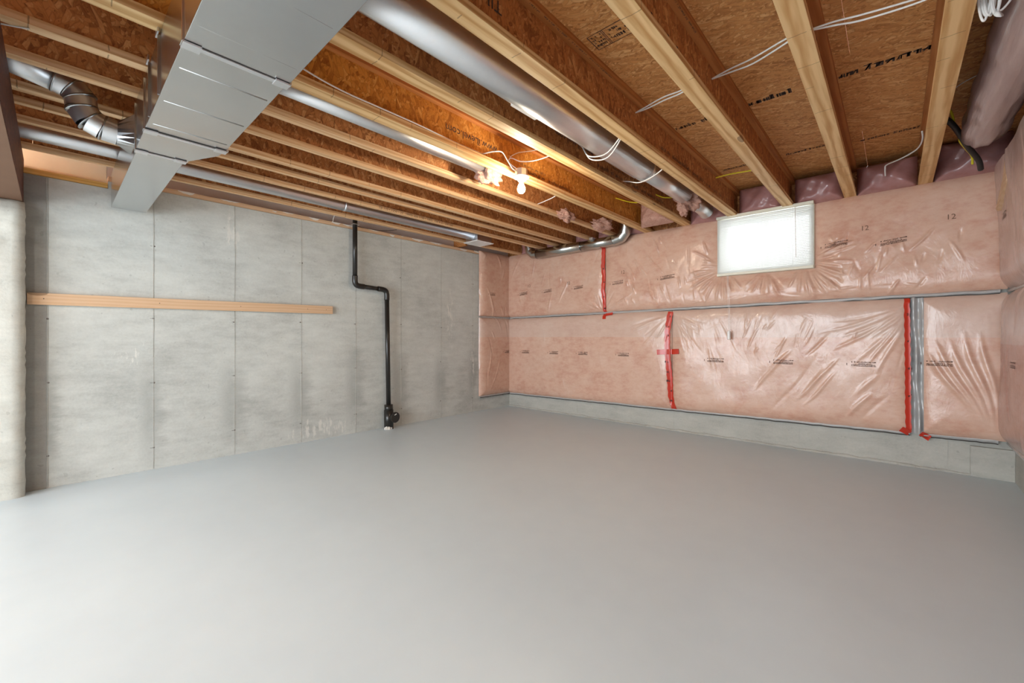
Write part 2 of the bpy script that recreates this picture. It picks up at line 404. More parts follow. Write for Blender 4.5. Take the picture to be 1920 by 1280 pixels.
bm = BX(XW-.22, XW, .30, YW+.2, 0, 2.415); box(bm, XW-.22, XW, -.34, .30, 0, 2.355)
bmesh.ops.remove_doubles(bm, verts=bm.verts, dist=.0001)
wl = tag(obj('wall_left', bm, M['concrete_wall']), kind='structure')
for i, (sy, _, _) in enumerate(SE):
    bm = bmesh.new(); rg = random.Random(i)
    z = .01; pts = []
    while z < (2.30 if sy < .3 else 2.41): pts.append((sy + rg.uniform(-.0015, .0015), z)); z += .12
    pts.append((sy, 2.350 if sy < .3 else 2.412))
    for (a, za), (b, zb) in zip(pts, pts[1:]):
        w = rg.uniform(.002, .004); d = rg.uniform(.0015, .004)
        q = [bm.verts.new(p) for p in ((XW-.001, a-w, za), (XW+d, a, za), (XW-.001, a+w, za), (XW-.001, b-w, zb), (XW+d, b, zb), (XW-.001, b+w, zb))]
        bm.faces.new((q[0], q[1], q[4], q[3])); bm.faces.new((q[1], q[2], q[5], q[4]))
    obj('form_seam', bm, M['concrete'], wl)
    bm = bmesh.new()
    for z in ((.20, .74, 1.31, 1.93) if i % 2 else (.23, .78, 1.28)):
        zz = z + rg.uniform(-.02, .02)
        lathe(bm, (XW-.002, sy+rg.uniform(-.01, .01), zz), [(.008, 0), (.007, .003), (.003, .004)], 8, (1, 0, 0))
        box(bm, XW-.001, XW+.002, sy-.024, sy-.008, zz-.0015, zz+.0015)
    obj('tie_mark', bm, M['tie'], wl)
obj('dark_strip', BX(XW-.02, XW+.004, -.15, -.037, 0, 2.35), M['concrete_dark'], wl)  # strip of darker concrete on the wall beside the pier
# rough pier at the left that carries the beam: uneven face
bm = bmesh.new()
ny, nz = 40, 70; g = []
rg = np.random.RandomState(3)
lump = rg.rand(12, 4)
for j in range(nz+1):
    row = []
    for i in range(ny+1):
        y = -1.4 + i/ny*1.26; z = j/nz*2.125
        d = .002*math.sin(y*31+z*17) + .0015*math.sin(z*43-y*9) + .0015*math.sin(y*83+1.7*math.sin(z*37))
        if z > 1.55: d += .006*math.sin(y*47+2*math.sin(z*25))*math.sin(z*52+1.5*math.sin(y*21)) * min(1, (z-1.55)*4)
        e = max(0, (y+.19)/.05); d -= .028*min(1, e)**2
        top = max(0, (z-2.03)/.09); d -= .05*min(1, top)**2
        row.append(bm.verts.new((-4.60+d, y + (.003*math.sin(z*61+3*math.sin(z*19)) if i == ny else 0), z)))
    g.append(row)
for j in range(nz):
    for i in range(ny): bm.faces.new((g[j][i], g[j][i+1], g[j+1][i+1], g[j+1][i]))
back = [[bm.verts.new((-4.95, v.co.y, v.co.z)) for v in (g[j][ny],)][0] for j in range(nz+1)]
for j in range(nz): bm.faces.new((g[j][ny], back[j], back[j+1], g[j+1][ny]))
tb = [bm.verts.new((-4.95, v.co.y, 2.125)) for v in g[nz]]
for i in range(ny): bm.faces.new((g[nz][i], g[nz][i+1], tb[i+1], tb[i]))
pier = tag(obj('wall_pier', bm, M['concrete_stub'], smooth=True), kind='structure')
obj('pier_core', BX(-4.95, -4.64, -3.6, -1.39, 0, 2.12), M['concrete'], pier)

# back wall with the window opening
WX0, WX1, WZ0, WZ1 = -1.45, -.61, 1.86, 2.44
bm = bmesh.new()
box(bm, XW-.2, XR+.2, YW, YW+.22, 0, WZ0); box(bm, XW-.2, WX0, YW, YW+.22, WZ0, WZ1); box(bm, WX1, XR+.2, YW, YW+.22, WZ0, WZ1)
box(bm, XW-.2, XR+.2, YW, YW+.22, WZ1, 2.455)
wb = tag(obj('wall_back', bm, M['concrete']), kind='structure')
# uneven mortar cove where the slab meets the wall
bm = bmesh.new(); rg = random.Random(5); prev = None
x = -4.74
while x < XR:
    h = rg.uniform(.012, .028); d = rg.uniform(.012, .026)
    cur = [bm.verts.new(p) for p in ((x, YW-d, 0), (x, YW-d*.6, h*.7), (x, YW, h))]
    if prev:
        for a in (0, 1): bm.faces.new((prev[a], cur[a], cur[a+1], prev[a+1]))
    prev = cur; x += .05
obj('mortar_cove', bm, M['concrete'], wb)
for x in (-3.4, -2.0, -.72, .33):
    obj('form_seam', BX(x-.003, x+.003, YW-.003, YW, .01, .30), M['concrete'], wb)
# small buttress of concrete in the right hand corner
obj('corner_block', BX(.46, XR, YW-.03, YW, 0, .25, bev=.004), M['concrete'], wb)
wr = tag(obj('wall_right', BX(XR, XR+.2, -3.6, YW+.2, 0, 2.455), M['concrete']), kind='structure')
# window
bm = bmesh.new(); fw_ = .04
for a in ((WX0, WX0+fw_, WZ0, WZ1), (WX1-fw_, WX1, WZ0, WZ1), (WX0+fw_, WX1-fw_, WZ0, WZ0+fw_), (WX0+fw_, WX1-fw_, WZ1-fw_, WZ1), (-1.05, -1.01, WZ0+fw_, WZ1-fw_)):
    box(bm, a[0], a[1], YW+.10, YW+.15, a[2], a[3])
win = tag(obj('window_1', bm, M['white_plastic']), kind='structure')
obj('pane', BX(WX0+fw_, -1.05, YW+.122, YW+.126, WZ0+fw_, WZ1-fw_), M['glass'], win)
obj('pane', BX(-1.01, WX1-fw_, YW+.122, YW+.126, WZ0+fw_, WZ1-fw_), M['glass'], win)

# sill plate and rim around the top of the walls
sp = tag(obj('trim_1', BX(XW-.16, XW+.002, .30, YW+.2, 2.418, 2.458, bev=.002), M['board']), 'sill plate', kind='structure')
bm = bmesh.new(); rg = random.Random(12)
y = .75
while y < 4.35:
    L = rg.uniform(.04, .22); h = rg.uniform(.01, .036); z1 = 2.458 if rg.random() < .7 else 2.445
    n = max(3, int(L/.02)); top = []; bot = []
    for k in range(n+1):
        yy = y + L*k/n; zz = z1 - h*rg.uniform(.55, 1)*math.sin(math.pi*min(1, max(.05, k/n)))**.5
        top.append(bm.verts.new((XW+.006, yy, z1))); bot.append(bm.verts.new((XW+.006, yy, zz)))
    for k in range(n): bm.faces.new((top[k], bot[k], bot[k+1], top[k+1]))
    y += L + rg.uniform(.02, .34)
r_ = bmesh.ops.extrude_face_region(bm, geom=bm.faces[:]); bmesh.ops.translate(bm, verts=[v for v in r_['geom'] if isinstance(v, bmesh.types.BMVert)], vec=(-.006, 0, 0))
obj('mortar_splash', bm, M['mortar'], sp)
rim = tag(obj('trim_2', BX(-4.90, -4.86, .30, YW+.2, 2.458, ZF), M['rim_grey']), kind='structure')
rim2 = tag(obj('trim_3', BX(-4.90, -4.86, -3.6, .298, 2.398, ZF), M['rim_cream']), kind='structure')
tag(obj('trim_4', BX(XW-.14, XR+.2, YW+.10, YW+.14, 2.455, ZF), M['osb_web']), kind='structure')
tag(obj('trim_5', BX(XR+.1, XR+.14, -3.6, YW+.1, 2.455, ZF), M['osb_web_red']), kind='structure')
obj('rim_block', BX(-4.86, -4.60, 4.03, 4.068, 2.47, ZF-.002), M['flange_top'], rim)

tag(obj('trim_6', BX(XW-.16, XW+.002, -.34, .298, 2.358, 2.398, bev=.002), M['sill_amber']), 'sill plate', kind='structure')
# subfloor panels
ceil = bpy.data.objects.new('ceiling', None); COL.objects.link(ceil); tag(ceil, kind='structure')
ys = [-3.6, -1.79, -.57, .65, 1.87, 3.09, 4.31, YW+.14]
for j, (a, b) in enumerate(zip(ys, ys[1:])):
    xs = [-4.95, -3.9, -1.46, XR+.14] if j % 2 else [-4.95, -2.68, -.24+.05, XR+.14]
    for c0, c1 in zip(xs, xs[1:]):
        obj('subfloor_panel', BX(c0+.001, c1-.001, a+.001, b-.001, ZF, ZF+.018), M['osb_floor'], ceil, org=((c0+c1)/2, (a+b)/2, ZF))

# ------------------------------------------------------------------ I-joists
def joist(x, w, web, fl, label, joints, tw=None):
    t = thing('floor_joist', (x, 2.0, ZJ), label, 'joist')
    y0, y1 = -3.6, YW+.09
    obj('bottom_flange', BX(x-w/2, x+w/2, y0, y1, ZJ, ZJ+.037, bev=.0015), M[fl], t)
    obj('top_flange', BX(x-w/2, x+w/2, y0, y1, ZF-.037, ZF-.0005), M['flange_top'], t)
    ys = [y0] + sorted(joints) + [y1]
    for a, b in zip(ys, ys[1:]):
        obj('web', BX(x-.005, x+.005, a+.0015, b-.0015, ZJ+.037, ZF-.037), M[web], t, org=(x, (a+b)/2, ZJ))
    return t
J = {}
J['A'] = joist(.195, .09, 'osb_web', 'flange_wide', 'wide pale joist furthest right, beside the coiled white cable', (-.9, 1.5, 3.95))
J['B'] = joist(-.31, .09, 'osb_web', 'flange_wide', 'wide joist ending above the right half of the window blind, second from the right', (-.4, 2.0, 4.4))
J['C'] = joist(-.80, .09, 'osb_web', 'flange_wide', 'wide joist ending above the left half of the window blind, third from the right', (-1.2, 1.05, 3.35))
J['D'] = joist(-1.315, .09, 'osb_web', 'flange_wide', 'wide knotty joist just right of the large round duct, reaching the blind', (-.6, 1.84, 4.28))
J['E'] = joist(-1.83, .09, 'osb_web', 'flange_wide', 'wide joist between the large round duct and the lit bulb', (-.8, 1.79, 4.2))
J['F'] = joist(-2.315, .09, 'osb_web_gold', 'flange_wide', 'joist with golden web printed upside down, carrying the lit bulb', (-1.0, 1.45, 3.97))
J['G'] = joist(-2.735, .062, 'osb_web', 'flange_thin', 'joist just left of the small round duct behind the lit bulb', (-.55, 1.25, 3.7))
J['H'] = joist(-3.075, .058, 'osb_web', 'flange_thin', 'second joist left of the bulb, plain web with no duct beside it on its right', (-.7, 1.9, 4.3))
J['I'] = joist(-3.455, .058, 'osb_web', 'flange_thin', 'right one of the two closely spaced joists', (-.9, 1.4, 3.9))
J['J'] = joist(-3.665, .044, 'osb_web', 'flange_thin', 'left one of the two closely spaced joists', (-.2, 2.2, 4.6))
J['K'] = joist(-3.965, .044, 'osb_web', 'flange_thin', 'narrow joist with lettering along its lower flange, right of the far round duct', (.1, .98, 3.4))
J['L'] = joist(-4.50, .044, 'osb_web', 'flange_thin', 'joist nearest the grey concrete wall', (-.1, 1.6, 4.0))

def webtext(j, s, x, y, z, size, mat='print', flip=True):
    bm = text_bm(s, size)
    if flip: place(bm, (x+.0065, y, z), (0, -1, 0), (0, 0, -1))
    else: place(bm, (x+.0065, y, z), (0, 1, 0), (0, 0, 1))
    return obj('printed_lettering', bm, M[mat], j)
webtext(J['F'], 'www.iLevel.com', -2.315, 2.36, 2.635, .078)
webtext(J['E'], 'www.iLevel.com', -1.83, 2.98, 2.665, .078)
webtext(J['D'], 'TJI', -1.315, 1.365, 2.65, .085)
def websmudge(j, x, y, z, seed, L, h, rows=1, mat='print_soft', dens=1.2):
    bm = smudge(seed, L, h, rows, dens); place(bm, (x+.0065, y, z), (0, 1, 0), (0, 0, 1)); return obj('printed_marks', bm, M[mat], j)
websmudge(J['F'], -2.315, 2.62, 2.54, 1, .75, .035, 1, 'print_soft'); websmudge(J['F'], -2.315, 2.62, 2.585, 31, .35, .03, 1, 'print_soft')
websmudge(J['E'], -1.83, 3.05, 2.56, 2, 1.3, .045); websmudge(J['E'], -1.83, 3.3, 2.62, 12, .7, .03)
websmudge(J['D'], -1.315, 3.1, 2.57, 3, 1.5, .045)
websmudge(J['C'], -.80, 1.0, 2.535, 4, 1.5, .06, 1, 'print', 2.0); websmudge(J['C'], -.80, .9, 2.60, 14, .5, .05, 1, 'print', 2.0)
websmudge(J['B'], -.31, 1.3, 2.56, 5, .7, .04)
for j, x in (('C', -.80), ('D', -1.315)):
    bm = smudge(41+ord(j), 1.3, .013, 1, 1.4, .35); place(bm, (x+.0015+.045-.006, 1.0, ZF-.0376), (0, 1, 0), (-1, 0, 0)); obj('printed_marks', bm, M['print'], J[j])
bm = text_bm("TJI 110 • 1250 • 25'  10005 225 1150 • 100%  150 X 0 • 200 660", .036); place(bm, (-3.965+.0232, 2.27, ZJ+.006), (0, 1.05, 0), (0, 0, 1)); obj('printed_lettering', bm, M['print_brown'], J['K'])
# prints on the subfloor
def floormark(seed, x, y, L, h, rot=0, mat='print', dens=2.0):
    bm = smudge(seed, L, h, 1, dens, .12); c, s = math.cos(rot), math.sin(rot)
    place(bm, (x, y, ZF-.0012), (c, s, 0), (-s, -c, 0)); return obj('printed_marks', bm, M[mat], ceil)
floormark(51, -.26, 3.33, .42, .085); floormark(52, -.25, 4.52, .40, .06, mat='print_soft')
floormark(53, -.755, 3.30, .36, .08); floormark(54, -.72, 4.42, .33, .055, mat='print_soft')
floormark(55, -1.265, 3.30, .26, .07, mat='print_soft'); floormark(56, -1.24, 4.42, .33, .05, mat='print_soft')
# boxed stamp
bm = bmesh.new()
def bar(x0, x1, y0, y1): bm.faces.new([bm.verts.new((a, b, 0)) for a, b in ((x0, y0), (x1, y0), (x1, y1), (x0, y1))])
for q in ((0, .24, 0, .004), (0, .24, .126, .13), (0, .004, 0, .13), (.236, .24, 0, .13), (.08, .083, 0, .13), (.088, .091, 0, .13)): bar(*q)
place(bm, (-1.235, 1.95, ZF-.0012), (1, 0, 0), (0, 1, 0))
b2 = smudge(77, .06, .10, 4, 1.5); place(b2, (-1.225, 1.965, ZF-.0012), (1, 0, 0), (0, 1, 0))
b3 = smudge(78, .13, .09, 3, 1.5); place(b3, (-1.135, 1.97, ZF-.0012), (1, 0, 0), (0, 1, 0))
obj('printed_stamp', bm, M['print'], ceil); obj('printed_marks', b2, M['print'], ceil); obj('printed_marks', b3, M['print'], ceil)

# ------------------------------------------------------------------ support beam on the pier
t = thing('support_beam', (-2.5, -.25, 2.13), 'dark red-brown wooden beam resting on the rough concrete pier at the left edge', 'beam')
obj('beam_ply', BX(-4.80, 1.2, -.198, -.15, 2.135, 2.468), M['beam_side'], t)
obj('beam_ply', BX(-4.80, 1.2, -.248, -.20, 2.135, 2.468), M['beam_side'], t)
obj('beam_ply', BX(-4.80, 1.2, -.60, -.25, 2.135, 2.468), M['beam_side'], t)
obj('soffit_board', BX(-4.80, 1.2, -.60, -.152, 2.128, 2.135), M['beam_under'], t)

# ------------------------------------------------------------------ rectangular trunk duct
DY0, DY1, DZ = .31, .66, 2.195; DT = 2.463
duct = thing('trunk_duct', (-2.0, .48, DZ), 'big rectangular galvanised duct under the joists, narrowing before the concrete wall', 'duct')
def sheet_box(x0, x1, y0, y1, z0, z1): return BX(x0, x1, y0, y1, z0, z1, bev=.002)
obj('duct_section', sheet_box(-1.862, .56, DY0, DY1, DZ, DT), M['galv'], duct)
obj('duct_section', sheet_box(-2.80, -1.872, DY0, DY1-.004, DZ+.002, DT), M['galv'], duct)
def beads(x, y0, y1, z):   # pressed stiffening rib across the sheet
    return TB([(x, y0+.02, z+.0078), (x, y1-.02, z+.0078)], .008, 12)
for x in (-.30, -.72, -1.06, -1.41, -1.73, -2.06, -2.40, -2.70): obj('stiffening_rib', beads(x, DY0, DY1, DZ), M['galv'], duct, True)
# reducer: left edge straight, right edge tapers inward
bm = bmesh.new()
q = [(-2.80, DY0), (-2.80, DY1-.004), (-2.90, DY1-.015), (-3.14, .535), (-3.14, DY0)]
lo = [bm.verts.new((a, b, DZ+.001)) for a, b in q]; hi = [bm.verts.new((a, b, DT)) for a, b in q]
bm.faces.new(lo); bm.faces.new(hi[::-1])
for i in range(5): bm.faces.new((lo[i], lo[(i+1) % 5], hi[(i+1) % 5], hi[i]))
bmesh.ops.recalc_face_normals(bm, faces=bm.faces)
obj('reducer', bm, M['galv'], duct)
obj('branch_section', sheet_box(-4.70, -3.14, DY0+.005, .530, DZ+.003, DT), M['galv'], duct)
# drive cleats: slip joints round bottom and both sides, dark line + raised lip
for x, y1 in ((-1.867, DY1), (-2.80, DY1), (-3.14, .535)):
    obj('cleat', BX(x-.012, x+.012, DY0-.004, y1+.004, DZ-.006, DZ+.002, bev=.001), M['galv_round'], duct)
    obj('joint_gap', BX(x+.013, x+.0155, DY0-.001, y1+.001, DZ-.0015, DZ+.002), M['dark_line'], duct)
    obj('cleat', BX(x-.03, x+.012, DY0-.006, DY0+.002, DZ, DT-.01, bev=.002), M['galv'], duct)
    obj('cleat', BX(x-.012, x+.012, y1-.002, y1+.010, DZ, DT-.01, bev=.002), M['galv_round'], duct)
    for yy in (DY0, y1-.05): obj('corner_tab', BX(x-.024, x+.022, yy-.004, yy+.052, DZ-.009, DZ-.002, bev=.001), M['galv_round'], duct)
for x in (-1.30, -2.35, -2.62): obj('side_seam', BX(x-.006, x+.006, DY0-.008, DY0+.001, DZ, DT-.01, bev=.001), M['galv_dark'], duct)
for x, y in ((-2.35, DY0), (-2.62, DY0), (-1.30, DY0)): obj('hanger_strap', BX(x-.03, x+.03, y-.012, y-.006, 2.452, 2.475), M['galv_round'], duct)

# round ducts
t = thing('large_round_duct', (-1.575, 2.0, 2.56), 'long shiny large round duct leaving the trunk duct, right of the bulb', 'duct')
zc = 2.575
obj('pipe', TB([(-1.585, .62, zc), (-1.57, 3.42, zc)], .098, 28), M['galv_round'], t, True)
obj('pipe', TB([(-1.57, 3.40, zc), (-1.565, 4.28, zc)], .082, 28), M['galv_round'], t, True)
obj('pipe_collar', TB([(-1.57, 3.37, zc), (-1.57, 3.425, zc)], .101, 28), M['galv_round'], t, True)
obj('pipe_seam', BX(-1.66, -1.652, .7, 3.38, zc-.062, zc-.052), M['galv_dark'], t)
obj('elbow', TB([(-1.565, 4.60, zc), (-1.55, 4.75, zc-.02), (-1.53, 4.86, zc-.06)], .075, 20), M['galv_round'], t, True)
bm = BX(-1.50, -1.478, 1.80, 2.02, zc-.08, zc-.025); bmesh.ops.translate(bm, verts=bm.verts, vec=(-.155, 0, 0))
obj('foil_tape', bm, M['mortar'], t)
def fluff(name, label, c, r, seed, mat='raw', cat='insulation', n=3, group=None):
    rg = random.Random(seed); bm = bmesh.new()
    bmesh.ops.create_icosphere(bm, subdivisions=n+1, radius=1)
    ph = [rg.uniform(0, 6) for _ in range(9)]
    for v in bm.verts:
        p = v.co.copy()
        k = 1 + .22*math.sin(p.x*5+ph[0]+2*math.sin(p.y*3+ph[1])) + .18*math.sin(p.y*7+ph[2]+p.z*4) + .12*math.sin(p.z*13+ph[3]+p.x*6) + .10*math.sin(p.x*19+ph[4])*math.sin(p.y*21+ph[5]) + .07*math.sin(p.z*31+p.x*17+ph[6]) + .05*math.sin(p.y*43+p.z*29+ph[7])
        v.co = Vector((c[0]+p.x*r[0]*k, c[1]+p.y*r[1]*k, c[2]+p.z*r[2]*k))
    o = obj(name, bm, M[mat], None, True, org=(c[0], c[1], c[2]-r[2])); tag(o, label, cat, group); return o
fluff('insulation_tuft', 'torn pink fibreglass wrapped round the end of the large round duct', (-1.555, 4.42, 2.565), (.105, .15, .10), 1)
fluff('insulation_tuft', 'ragged pink tuft hanging from the end of the large round duct', (-1.60, 4.38, 2.455), (.035, .06, .06), 2)
t = thing('small_round_duct', (-2.47, 1.5, 2.52), 'small round galvanised duct running from the trunk duct to the tuft beside the bulb', 'duct')
obj('pipe', TB([(-2.475, .64, 2.53), (-2.49, 2.40, 2.53)], .052, 22), M['galv_round'], t, True)
fluff('insulation_tuft', 'pink fibreglass stuffed round a duct end, left of the lit bulb', (-2.49, 2.44, 2.50), (.085, .10, .075), 3)
fluff('insulation_tuft', 'small torn pink tuft hanging below the joists near the wall pipe elbow', (-2.655, 3.78, 2.47), (.06, .11, .06), 5)
fluff('insulation_tuft', 'pink tuft tucked against the elbow of the wall pipe', (-2.60, 4.45, 2.49), (.09, .14, .06), 6)
t = thing('far_round_duct', (-4.26, 2.0, 2.52), 'long round galvanised duct in the joist bay beside the concrete wall', 'duct')
obj('pipe', TB([(-4.27, -3.5, 2.53), (-4.27, 3.86, 2.53)], .062, 22), M['galv_round'], t, True)
obj('pipe_collar', TB([(-4.27, 2.05, 2.53), (-4.27, 2.08, 2.53)], .064, 22), M['galv_round'], t, True)
t = thing('register_boot', (-4.27, 4.0, 2.44), 'small white metal register box at the end of the far round duct', 'vent')
obj('boot', BX(-4.40, -4.16, 3.86, 4.13, 2.448, 2.60, bev=.004), M['galv_round'], t)
obj('flange_rim', BX(-4.42, -4.14, 3.84, 4.15, 2.440, 2.450, bev=.002), M['white_plastic'], t)

# round branch with elbows on the left of the trunk duct
t = thing('elbowed_duct', (-3.26, 0, 2.45), 'shiny round duct with segmented elbows, entering the left side of the trunk duct', 'duct')
ctr = [(-.9, 2.54), (-.145, 2.538), (.005, 2.505), (.065, 2.485), (.098, 2.44), (.104, 2.385), (.135, 2.335), (.185, 2.312), (.245, 2.305)]
P3 = [(-3.26, a, b) for a, b in ctr]; rr = .066
obj('pipe', TB(P3[:3], rr, 26), M['galv_round'], t, True)
for i in range(2, len(P3)-1): obj('elbow_gore', TB(P3[i:i+2], rr, 26, caps=False), M['galv_round'], t, True)
for i in range(2, len(P3)-1):
    a, b = Vector(P3[i-1]), Vector(P3[min(i+1, len(P3)-1)]); d = (b-a).normalized()*.004; c_ = Vector(P3[i])
    obj('elbow_crimp', TB([c_-d, c_+d], rr+.004, 26), M['galv_dark'], t, True)
bm = bmesh.new()   # square-to-round boot
N = 24; r1 = []; r2 = []
for j in range(N):
    a = 2*math.pi*j/N; ca, sa = math.cos(a), math.sin(a); m = max(abs(ca), abs(sa))
    r1.append(bm.verts.new((-3.26+rr*ca, .24, 2.305+rr*sa))); r2.append(bm.verts.new((-3.24+.10*ca/m, DY0-.002, 2.31+.085*sa/m)))
for j in range(N): bm.faces.new((r1[j], r1[(j+1) % N], r2[(j+1) % N], r2[j]))
obj('boot', bm, M['galv_dark'], t)

# galvanised pipe along the pink wall
t = thing('wall_pipe', (-3.3, 4.92, 2.39), 'galvanised round pipe across the top of the pink wall with an elbow at each end', 'duct')
yp = 4.925
obj('pipe', TB([(-3.98, yp, 2.392), (-3.20, yp, 2.395)], .068, 22), M['galv_pipe'], t, True)
obj('pipe', TB([(-3.23, yp, 2.395), (-2.70, yp, 2.398)], .066, 22), M['galv_pipe'], t, True)
el = [(-2.70, yp, 2.398), (-2.60, yp, 2.42), (-2.545, yp-.005, 2.475), (-2.53, yp-.02, 2.55), (-2.53, yp-.03, 2.62)]
for a, b in zip(el, el[1:]): obj('elbow_gore', TB([a, b], .070, 22, caps=False), M['galv_pipe'], t, True)
for a in el[1:4]: 
    bm = bmesh.new(); bmesh.ops.create_uvsphere(bm, u_segments=22, v_segments=12, radius=.0705); bmesh.ops.translate(bm, verts=bm.verts, vec=a); obj('elbow_crimp', bm, M['galv_pipe'], t, True)
el = [(-3.98, yp, 2.392), (-4.06, yp, 2.40), (-4.115, yp-.01, 2.45), (-4.13, yp-.02, 2.55)]
for a, b in zip(el, el[1:]): obj('elbow_gore', TB([a, b], .069, 22, caps=False), M['galv_pipe'], t, True)
for a in el[1:3]:
    bm = bmesh.new(); bmesh.ops.create_uvsphere(bm, u_segments=22, v_segments=12, radius=.0692); bmesh.ops.translate(bm, verts=bm.verts, vec=a); obj('elbow_crimp', bm, M['galv_pipe'], t, True)
obj('hanger_clip', BX(-3.03, -2.98, yp-.075, yp+.02, 2.44, 2.475, bev=.003), M['galv_round'], t)

# plastic-wrapped duct along the right wall
t = thing('wrapped_duct', (.47, 2.5, 2.56), 'thick duct sleeved in greyish pink insulation along the top of the right wall', 'duct')
bm = bmesh.new(); pts = []; rr_ = []
rg = random.Random(4)
for k in range(60):
    u = k/59; y = .78 + 3.77*u
    pts.append((.455, y, 2.575 + .01*math.sin(y*2))); rr_.append((.118 + .004*math.sin(y*9)+.003*math.sin(y*23)) * (1 if u < .90 else math.sqrt(max(.02, 1-((u-.90)/.102)**2))))
tube(bm, pts, rr_, 30, smooth=False)
for v in bm.verts:
    a = math.atan2(v.co.z-2.575, v.co.x-.455); v.co.x += .006*math.sin(a*7+v.co.y*1.3); v.co.z += .005*math.sin(a*9-v.co.y*2.1)
obj('duct_sleeve', bm, M['wrap'], t, True)

# ------------------------------------------------------------------ insulation blankets
def seg_folds(seed, n, box_, ang, L, w, amp):
    rg = random.Random(seed); out = []
    for _ in range(n):
        cx = rg.uniform(box_[0], box_[1]); cz = rg.uniform(box_[2], box_[3]); a = R(rg.uniform(*ang)); l = rg.uniform(*L)
        out.append((cx, cz, math.cos(a), math.sin(a), l, rg.uniform(*w), rg.uniform(*amp)*rg.choice((1, 1, -.7))))
    return out
folds = []
def radial(cx, cz, a0, a1, n, r0, r1, w, amp, seed):
    rg = random.Random(seed)
    for k in range(n):
        a = R(a0 + (a1-a0)*(k+rg.uniform(-.35, .35))/max(1, n-1)); rs = rg.uniform(*r0); re = rs + rg.uniform(*r1)
        m = (rs+re)/2
        folds.append((cx+math.cos(a)*m, cz+math.sin(a)*m, math.cos(a), math.sin(a), (re-rs)/2, rg.uniform(*w), rg.uniform(*amp)*rg.choice((1, 1, -.8))))
radial(-1.40, 1.92, 150, 300, 22, (.06, .14), (.12, .34), (.008, .018), (.008, .018), 1)
radial(-.66, 1.92, 235, 385, 24, (.06, .14), (.12, .36), (.008, .018), (.008, .018), 2)
radial(-1.03, 1.86, 225, 315, 12, (.03, .08), (.12, .30), (.010, .018), (.006, .013), 3)
radial(-2.92, 1.45, 20, 160, 12, (.04, .1), (.2, .5), (.010, .02), (.005, .010), 4)
radial(-2.0, 1.40, 190, 350, 14, (.03, .12), (.2, .5), (.010, .02), (.005, .010), 5)
radial(.10, 1.40, 190, 250, 8, (.03, .1), (.3, .7), (.012, .022), (.006, .012), 6)
folds += seg_folds(11, 34, (-2.6, -1.6, 1.55, 2.35), (95, 125), (.04, .16), (.007, .014), (.005, .011))
folds += seg_folds(12, 30, (-.55, .5, 1.55, 2.1), (45, 110), (.03, .13), (.007, .014), (.005, .011))
folds += seg_folds(13, 20, (-1.9, -1.3, .8, 1.4), (95, 115), (.05, .18), (.008, .015), (.003, .006))
folds += seg_folds(14, 20, (-1.2, .05, .9, 1.42), (52, 85), (.04, .16), (.008, .014), (.005, .011))
folds += seg_folds(15, 10, (-1.0, -.1, .5, 1.1), (46, 58), (.12, .38), (.014, .024), (.008, .013))
folds += seg_folds(16, 22, (-4.6, -2.0, .4, 1.35), (60, 120), (.05, .25), (.010, .02), (.002, .005))
folds += seg_folds(17, 26, (-4.6, -3.0, 1.6, 2.3), (60, 120), (.05, .22), (.008, .018), (.003, .007))
folds += seg_folds(19, 20, (-1.9, .4, 1.52, 1.62), (-20, 20), (.03, .12), (.006, .012), (.003, .007))
for k in range(5):   # fan of long deep folds on the right-hand lower blanket
    a = R(-62 - k*5); l = .30 + .03*k + .04*(k % 2); x0 = .17 + .066*k
    folds.append((x0 + .16 - .006*k, .78, math.cos(a), math.sin(a), l, .024, .022))
folds = np.array(folds)
folds[:, 6] *= np.where(folds[:, 1] < 1.45, .72, 1.25); folds[:, 5] *= .85
def zband(x): return 1.452 + (x+4.715)*.0109
def zbot(x): return .205 + (x+4.715)*.0172
def fold_sum(X, Z, F):
    out = np.zeros_like(X)
    for cx, cz, dx, dz, l, w, a in F:
        m = (np.abs(X-cx) < l+4*w) & (np.abs(Z-cz) < l+4*w)
        if not m.any(): continue
        u = (X[m]-cx)*dx + (Z[m]-cz)*dz; v = -(X[m]-cx)*dz + (Z[m]-cz)*dx + .012*np.sin(u*9+cx*7)
        tp = np.clip(1-(u/l)**2, 0, 1); ww = w*(.5+.5*tp)
        out[m] += a*np.exp(-(v/ww)**2)*tp
    return out
def lowfreq(X, Z, s=0.0):
    return .008*np.sin(X*3.1+Z*2.2+s)+.003*np.sin(X*7.3-Z*5.1+1+s)+.0016*np.sin(X*15+Z*11+2*s)+.001*np.sin(Z*23-X*8+s)
def surf_pink(X, Z):
    """protrusion of the plastic face in front of the concrete"""
    X = np.asarray(X, float); Z = np.asarray(Z, float)
    up = Z > zband(X)
    e = 1e3*np.ones_like(X)
    e = np.minimum(e, np.abs(Z-zband(X)))
    e = np.minimum(e, np.abs(Z-zbot(X)))
    e = np.minimum(e, np.abs(2.47-Z) + .02)
    e = np.minimum(e, np.abs(X+4.70)+.06); e = np.minimum(e, np.abs(X-.66)+.06)
    xt = np.where(up, -2.915, -2.0); e = np.minimum(e, np.abs(X-xt)+.02)
    e = np.minimum(e, np.where(up, 9, np.abs(X-.135)))
    p = 1-np.exp(-e/.045)
    wx = np.maximum(np.maximum(WX0-.03-X, X-WX1-.03), 0); wz = np.maximum(np.maximum(WZ0-.04-Z, Z-WZ1-.02), 0)
    dw = np.hypot(wx, wz); p *= np.where(up, .35+.65*(1-np.exp(-dw/.10)), 1)
    return .012 + .075*p + (lowfreq(X, Z) + fold_sum(X, Z, folds))*(.25+.75*p)
folds_left = np.array(seg_folds(31, 16, (4.4, 5.0, .3, 2.4), (60, 120), (.05, .3), (.010, .018), (.006, .012)))
